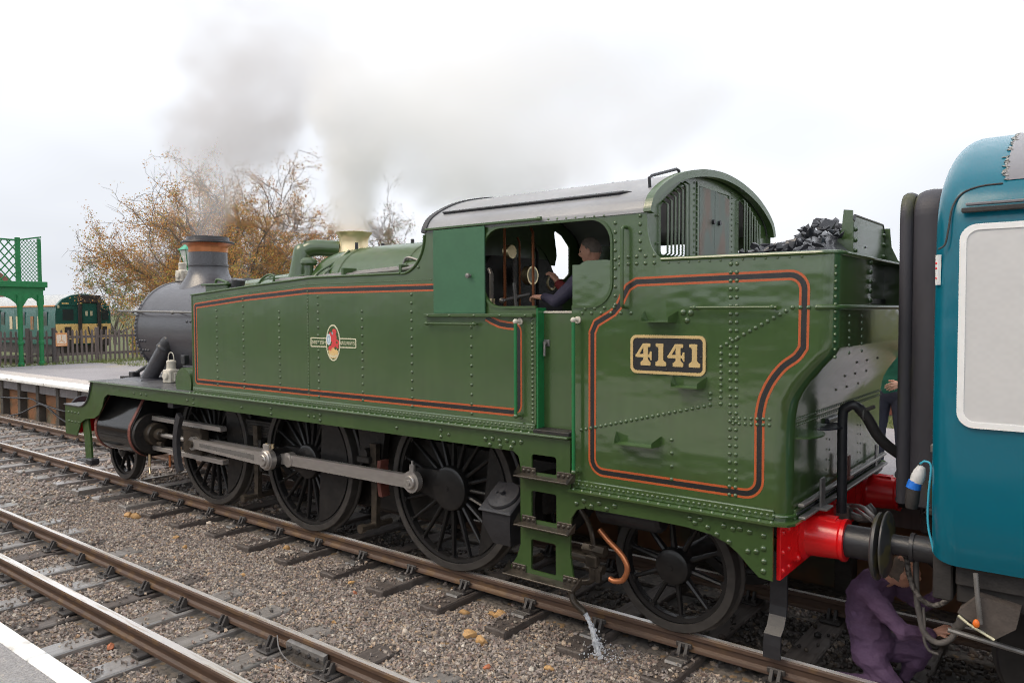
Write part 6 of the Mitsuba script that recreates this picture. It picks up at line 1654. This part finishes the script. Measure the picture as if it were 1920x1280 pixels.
def hand(parent, wrist, direction, palm_n, s=1.0, curl=.5):
    d = np.array(direction, float); d /= np.linalg.norm(d)
    n = np.array(palm_n, float); n -= d * (n @ d); n /= np.linalg.norm(n)
    w = np.cross(n, d)
    W0 = np.array(wrist, float)
    J = {'w': (*W0, .026 * s), 'p0': (*(W0 + d * .085 * s + w * .030 * s), .014 * s), 'p1': (*(W0 + d * .090 * s), .015 * s), 'p2': (*(W0 + d * .082 * s - w * .030 * s), .013 * s), 'pm': (*(W0 + d * .05 * s), .022 * s)}
    ch = [['w', 'pm'], ['pm', 'p0'], ['pm', 'p1'], ['pm', 'p2'], ['w', 'p0'], ['w', 'p2']]
    for i, (o, l) in enumerate(((.031, .070), (.011, .080), (-.010, .074), (-.030, .058))):
        p = W0 + d * (.088 - .004 * abs(i - 1)) * s + w * o * s
        prev = None
        a = 0
        for k_ in range(4):
            nm = 'f%d%d' % (i, k_)
            J[nm] = (*p, (.0098 - .0009 * k_) * s)
            if prev:
                ch.append([prev, nm])
            prev = nm
            a += curl * (.5 + .3 * k_)
            p = p + (d * math.cos(a) + n * math.sin(a)) * l * s / 3
    p = W0 + d * .03 * s + w * .03 * s
    prev = None
    for k_ in range(3):
        nm = 't%d' % k_
        J[nm] = (*p, (.0125 - .0015 * k_) * s)
        if prev:
            ch.append([prev, nm])
        prev = nm
        p = p + (d * .75 + w * (.75 - .4 * k_) + n * (.25 + .35 * k_ * curl)) * .034 * s
    return part(parent, 'hand', limb(J, ch, .005, 8), 'skin', True)


# man kneeling at the coupling between the locomotive and the carriage
H = thing('person', 'man in purple overalls kneeling on the track below the buffers to work on the coupling', 'person')
J = dict(pel=(8.44, -.36, .13, .165), waist=(8.41, -.38, .32, .150), chest=(8.43, -.40, .49, .165), upper=(8.49, -.42, .61, .130), neck=(8.57, -.45, .67, .062),
         shn=(8.47, -.59, .60, .085), shf=(8.53, -.25, .61, .085), eln=(8.71, -.64, .37, .058), wrn=(8.87, -.52, .36, .044), elf=(8.76, -.22, .45, .056), wrf=(8.92, -.28, .60, .042),
         hn=(8.45, -.47, .08, .125), hf=(8.47, -.26, .08, .125), kn=(8.62, -.52, -.10, .088), kf=(8.76, -.24, .12, .085), an=(8.24, -.56, -.14, .064), af=(8.66, -.20, -.13, .058))
torso = limb(J, [['pel', 'waist', 'chest', 'upper', 'neck'], ['upper', 'shn', 'eln', 'wrn'], ['upper', 'shf', 'elf', 'wrf'], ['chest', 'shn'], ['chest', 'shf'], ['hn', 'hf'], ['pel', 'hn', 'kn', 'an'], ['pel', 'hf', 'kf', 'af']], .011, 16)
part(H, 'overalls', folds(torso, .032, 8.0, 3), 'overall_purple', True)
part(H, 'collar', limb(dict(a=(8.53, -.52, .645, .022), b=(8.50, -.45, .665, .024), c=(8.54, -.38, .655, .022), d=(8.60, -.38, .635, .02)), [['a', 'b', 'c', 'd']], .01, 6), 'overall_purple', True)
part(H, 'neck', limb(dict(a=(8.55, -.45, .66, .056), b=(8.64, -.47, .735, .056)), [['a', 'b']], .012, 5), 'skin', True)
head(H, (8.685, -.48, .765), (.90, .30, -.30), (.30, 0, .95), .100, bald=True)
hand(H, (8.89, -.47, .36), (.8, .35, .35), (.3, .5, -.6), 1.0, .6)
hand(H, (8.93, -.27, .65), (.6, .1, .6), (.5, -.2, -.5), 1.0, .7)
for x, y in ((8.24, -.50), (8.62, -.19)):
    part(H, 'boot', limb(dict(a=(x + .02, y, -.14, .055), b=(x - .05, y, -.15, .048), c=(x - .12 if y < -.3 else x + .16, y, -.19, .042)), [['a', 'b', 'c']], .014, 6), 'boot', True)

# driver in the cab
H2 = thing('person', 'driver in a navy jacket with a red cuff inside the dark cab of the locomotive', 'person')
J = dict(pel=(6.22, -.66, 2.55, .16), waist=(6.20, -.67, 2.72, .15), chest=(6.17, -.68, 2.88, .165), upper=(6.15, -.68, 2.99, .13), neck=(6.14, -.68, 3.08, .062),
         shn=(6.10, -.86, 2.93, .085), shf=(6.14, -.48, 2.95, .085), eln=(5.92, -.94, 2.76, .06), wrn=(5.74, -.86, 2.80, .044), elf=(5.95, -.5, 2.76, .06), wrf=(5.76, -.56, 2.88, .045),
         hn=(6.22, -.76, 2.5, .115), hf=(6.22, -.56, 2.5, .115), kn=(6.18, -.77, 2.1, .08), kf=(6.2, -.55, 2.1, .08), an=(6.22, -.77, 1.74, .058), af=(6.24, -.54, 1.74, .058))
tor = limb(J, [['pel', 'waist', 'chest', 'upper', 'neck'], ['upper', 'shn', 'eln', 'wrn'], ['upper', 'shf', 'elf', 'wrf'], ['chest', 'shn'], ['chest', 'shf'], ['pel', 'hn', 'kn', 'an'], ['pel', 'hf', 'kf', 'af'], ['hn', 'hf']], .02, 12)
part(H2, 'jacket', folds(tor, .014, 7.0, 8), 'overall_navy', True)
part(H2, 'cuff', limb(dict(a=(5.80, -.56, 2.86, .050), b=(5.70, -.57, 2.925, .046)), [['a', 'b']], .012, 5), 'sleeve_red', True)
head(H2, (6.12, -.68, 3.21), (-.98, -.15, -.1), (0, 0, 1), .10)
hand(H2, (5.68, -.57, 2.95), (-.6, -.1, .75), (-.7, .1, -.5), 1.0, .5)
hand(H2, (5.70, -.86, 2.80), (-.9, .1, .1), (-.1, .1, -.9), 1.0, .6)
for y in (-.77, -.54):
    part(H2, 'boot', limb(dict(a=(6.23, y, 1.74, .055), b=(6.10, y, 1.71, .045)), [['a', 'b']], .014, 6), 'boot', True)

# man on the far platform
H3 = thing('person', 'man in a green jumper and dark jeans standing on the far platform behind the bunker', 'person')
px, py, pz = 7.97, 2.45, .874
J = dict(pel=(px, py, pz + .95, .145), waist=(px, py, pz + 1.10, .14), chest=(px, py, pz + 1.28, .16), upper=(px, py, pz + 1.43, .12), neck=(px, py, pz + 1.52, .06),
         sha=(px - .19, py - .02, pz + 1.40, .08), shb=(px + .19, py - .02, pz + 1.40, .08), ela=(px - .27, py - .06, pz + 1.12, .058), elb=(px + .26, py - .06, pz + 1.12, .058), wra=(px - .17, py - .24, pz + .95, .046), wrb=(px + .14, py - .26, pz + 1.02, .046))
part(H3, 'jumper', folds(limb(J, [['pel', 'waist', 'chest', 'upper', 'neck'], ['upper', 'sha', 'ela'], ['upper', 'shb', 'elb'], ['chest', 'sha'], ['chest', 'shb']], .02, 12), .012, 8.0, 1), 'jumper_green', True)
part(H3, 'forearm', limb(dict(ela=(px - .27, py - .06, pz + 1.10, .050), wra=J['wra'][:3] + (.034,)), [['ela', 'wra']], .014, 6), 'skin', True)
part(H3, 'forearm', limb(dict(elb=(px + .26, py - .06, pz + 1.10, .050), wrb=J['wrb'][:3] + (.034,)), [['elb', 'wrb']], .014, 6), 'skin', True)
J2 = dict(pel=(px, py, pz + .93, .14), ha=(px - .09, py, pz + .88, .105), hb=(px + .09, py, pz + .88, .105), ka=(px - .11, py - .02, pz + .48, .072), kb=(px + .11, py - .02, pz + .48, .072), aa=(px - .13, py, pz + .10, .062), ab=(px + .12, py, pz + .10, .062))
part(H3, 'jeans', folds(limb(J2, [['pel', 'ha', 'ka', 'aa'], ['pel', 'hb', 'kb', 'ab'], ['ha', 'hb']], .02, 10), .010, 8.0, 2), 'denim', True)
head(H3, (px, py - .03, pz + 1.66), (.1, -1, -.05))
hand(H3, J['wra'][:3], (.5, -.6, -.5), (.4, .5, -.3))
hand(H3, J['wrb'][:3], (-.6, -.5, -.2), (-.4, .5, -.3))
for s in (-.13, .12):
    part(H3, 'shoe', limb(dict(a=(px + s, py + .02, pz + .07, .052), b=(px + s, py - .16, pz + .045, .044)), [['a', 'b']], .014, 6), 'boot', True)

# ------------------------------------------------------------------ smoke and steam
def plume(name, label, x0, x1, y0, y1, z0, z1, res, fn, albedo, top):
    nx, ny, nz = [max(8, int((b - a) / res)) for a, b in ((x0, x1), (y0, y1), (z0, z1))]
    gx_, gy_, gz_ = [a + (np.arange(n) + .5) / n * (b - a) for a, b, n in ((x0, x1, nx), (y0, y1, ny), (z0, z1, nz))]
    Z, Y, X = np.meshgrid(gz_, gy_, gx_, indexing='ij')
    d = np.clip(fn(X, Y, Z), 0, 1)
    edge = np.ones_like(d)
    for A, a, b, lo, hi in ((X, x0, x1, 1, 1), (Y, y0, y1, 1, 1), (Z, z0, z1, 0, 1)):
        if lo: edge *= np.clip((A - a) / .18, 0, 1)
        if hi: edge *= np.clip((b - A) / .35, 0, 1)
    d = (d * edge).astype(np.float32)
    k = thing(name, label, name.replace('_plume', ''), kind='stuff')
    box_w = T().translate([(x0 + x1) / 2, (y0 + y1) / 2, (z0 + z1) / 2]).scale([(x1 - x0) / 2, (y1 - y0) / 2, (z1 - z0) / 2])
    scene[k] = {'type': 'cube', 'to_world': box_w, 'bsdf': {'type': 'null'},
                'interior': {'type': 'heterogeneous', 'albedo': {'type': 'rgb', 'value': list(albedo)}, 'scale': top,
                             'sigma_t': {'type': 'gridvolume', 'grid': mi.VolumeGrid(d[..., None]), 'to_world': T().translate([x0, y0, z0]).scale([x1 - x0, y1 - y0, z1 - z0])}}}


def billow(X, Y, Z, f, seed, rise=1.0):
    q = np.stack([X * f, Y * f, Z * f * rise], -1)
    w = meshkit.fbm(q * .7 + seed + 31, 2)[..., None] - .5
    return meshkit.fbm(q + seed + w * 1.6, 4)


def smoke_fn(X, Y, Z):
    h = Z - 3.86
    cx = -1.43 + .10 * h + 1.75 * (1 - np.exp(-np.maximum(h - .55, 0) * .62))
    r = .25 + .40 * np.clip(h, 0, .8) + .66 * np.clip(h - .6, 0, .75) + .25 * np.maximum(h - 1.35, 0)
    q = np.sqrt((X - cx)**2 + (Y * 1.1)**2) / r
    n = .7 * billow(X, Y, Z, 1.7, 3) + .3 * billow(X, Y, Z, 4.2, 9)
    d = np.clip((1.10 - q + 1.5 * (n - .5)) * 2.8, 0, 1) * np.clip((n - np.interp(h, [0, 1.0, 2], [.02, .24, .30])) * 3.4, 0, 1)
    return d * np.interp(h, [0, .15, .8, 1.3, 2.0, 2.6, 3.5], [.9, .55, .5, .85, 1.0, .6, .0])


def steam_fn(X, Y, Z):
    h = Z - 3.73
    r = .26 + .26 * np.maximum(h, 0)
    n3 = billow(X, Y, Z, 2.6, 5)
    col = np.clip((1.0 - np.sqrt((X - 2.05 - .05 * h)**2 + Y**2) / r + 1.1 * (n3 - .5)) * 2.6, 0, 1) * np.interp(h, [0, .3, 1.4, 2.4], [1, .9, .8, 0])
    n = .75 * billow(X, Y, Z, 1.25, 12) + .25 * n3
    e = 0
    for cx, cy, cz, rx, ry, rz, a in ((2.3, .2, 4.95, .80, .8, .80, 1), (3.0, .3, 4.85, 1.1, 1.0, .85, 1), (2.6, .3, 5.7, 1.0, 1.0, .75, .8), (4.2, .4, 4.75, 1.3, 1.1, .80, .8), (5.4, .5, 4.75, 1.4, 1.1, .70, .55), (4.0, .5, 5.6, 1.5, 1.0, .6, .55)):
        e = np.maximum(e, a * np.clip((1.0 - np.sqrt(((X - cx) / rx)**2 + ((Y - cy) / ry)**2 + ((Z - cz) / rz)**2) + 1.9 * (n - .5)) * 3.2, 0, 1))
    return np.maximum(col, e * np.clip((n - .28) * 3.0, 0, 1) * .36)


plume('smoke_plume', 'grey brown smoke drifting up from the copper capped chimney', -2.9, 1.50, -1.7, 1.7, 3.80, 7.4, .06, smoke_fn, (.86, .845, .85), 1.3)
plume('steam_plume', 'white steam blowing up from the brass safety valve and drifting right', 1.51, 7.3, -1.5, 1.9, 3.71, 6.5, .055, steam_fn, (.998, .998, .998), 4.2)
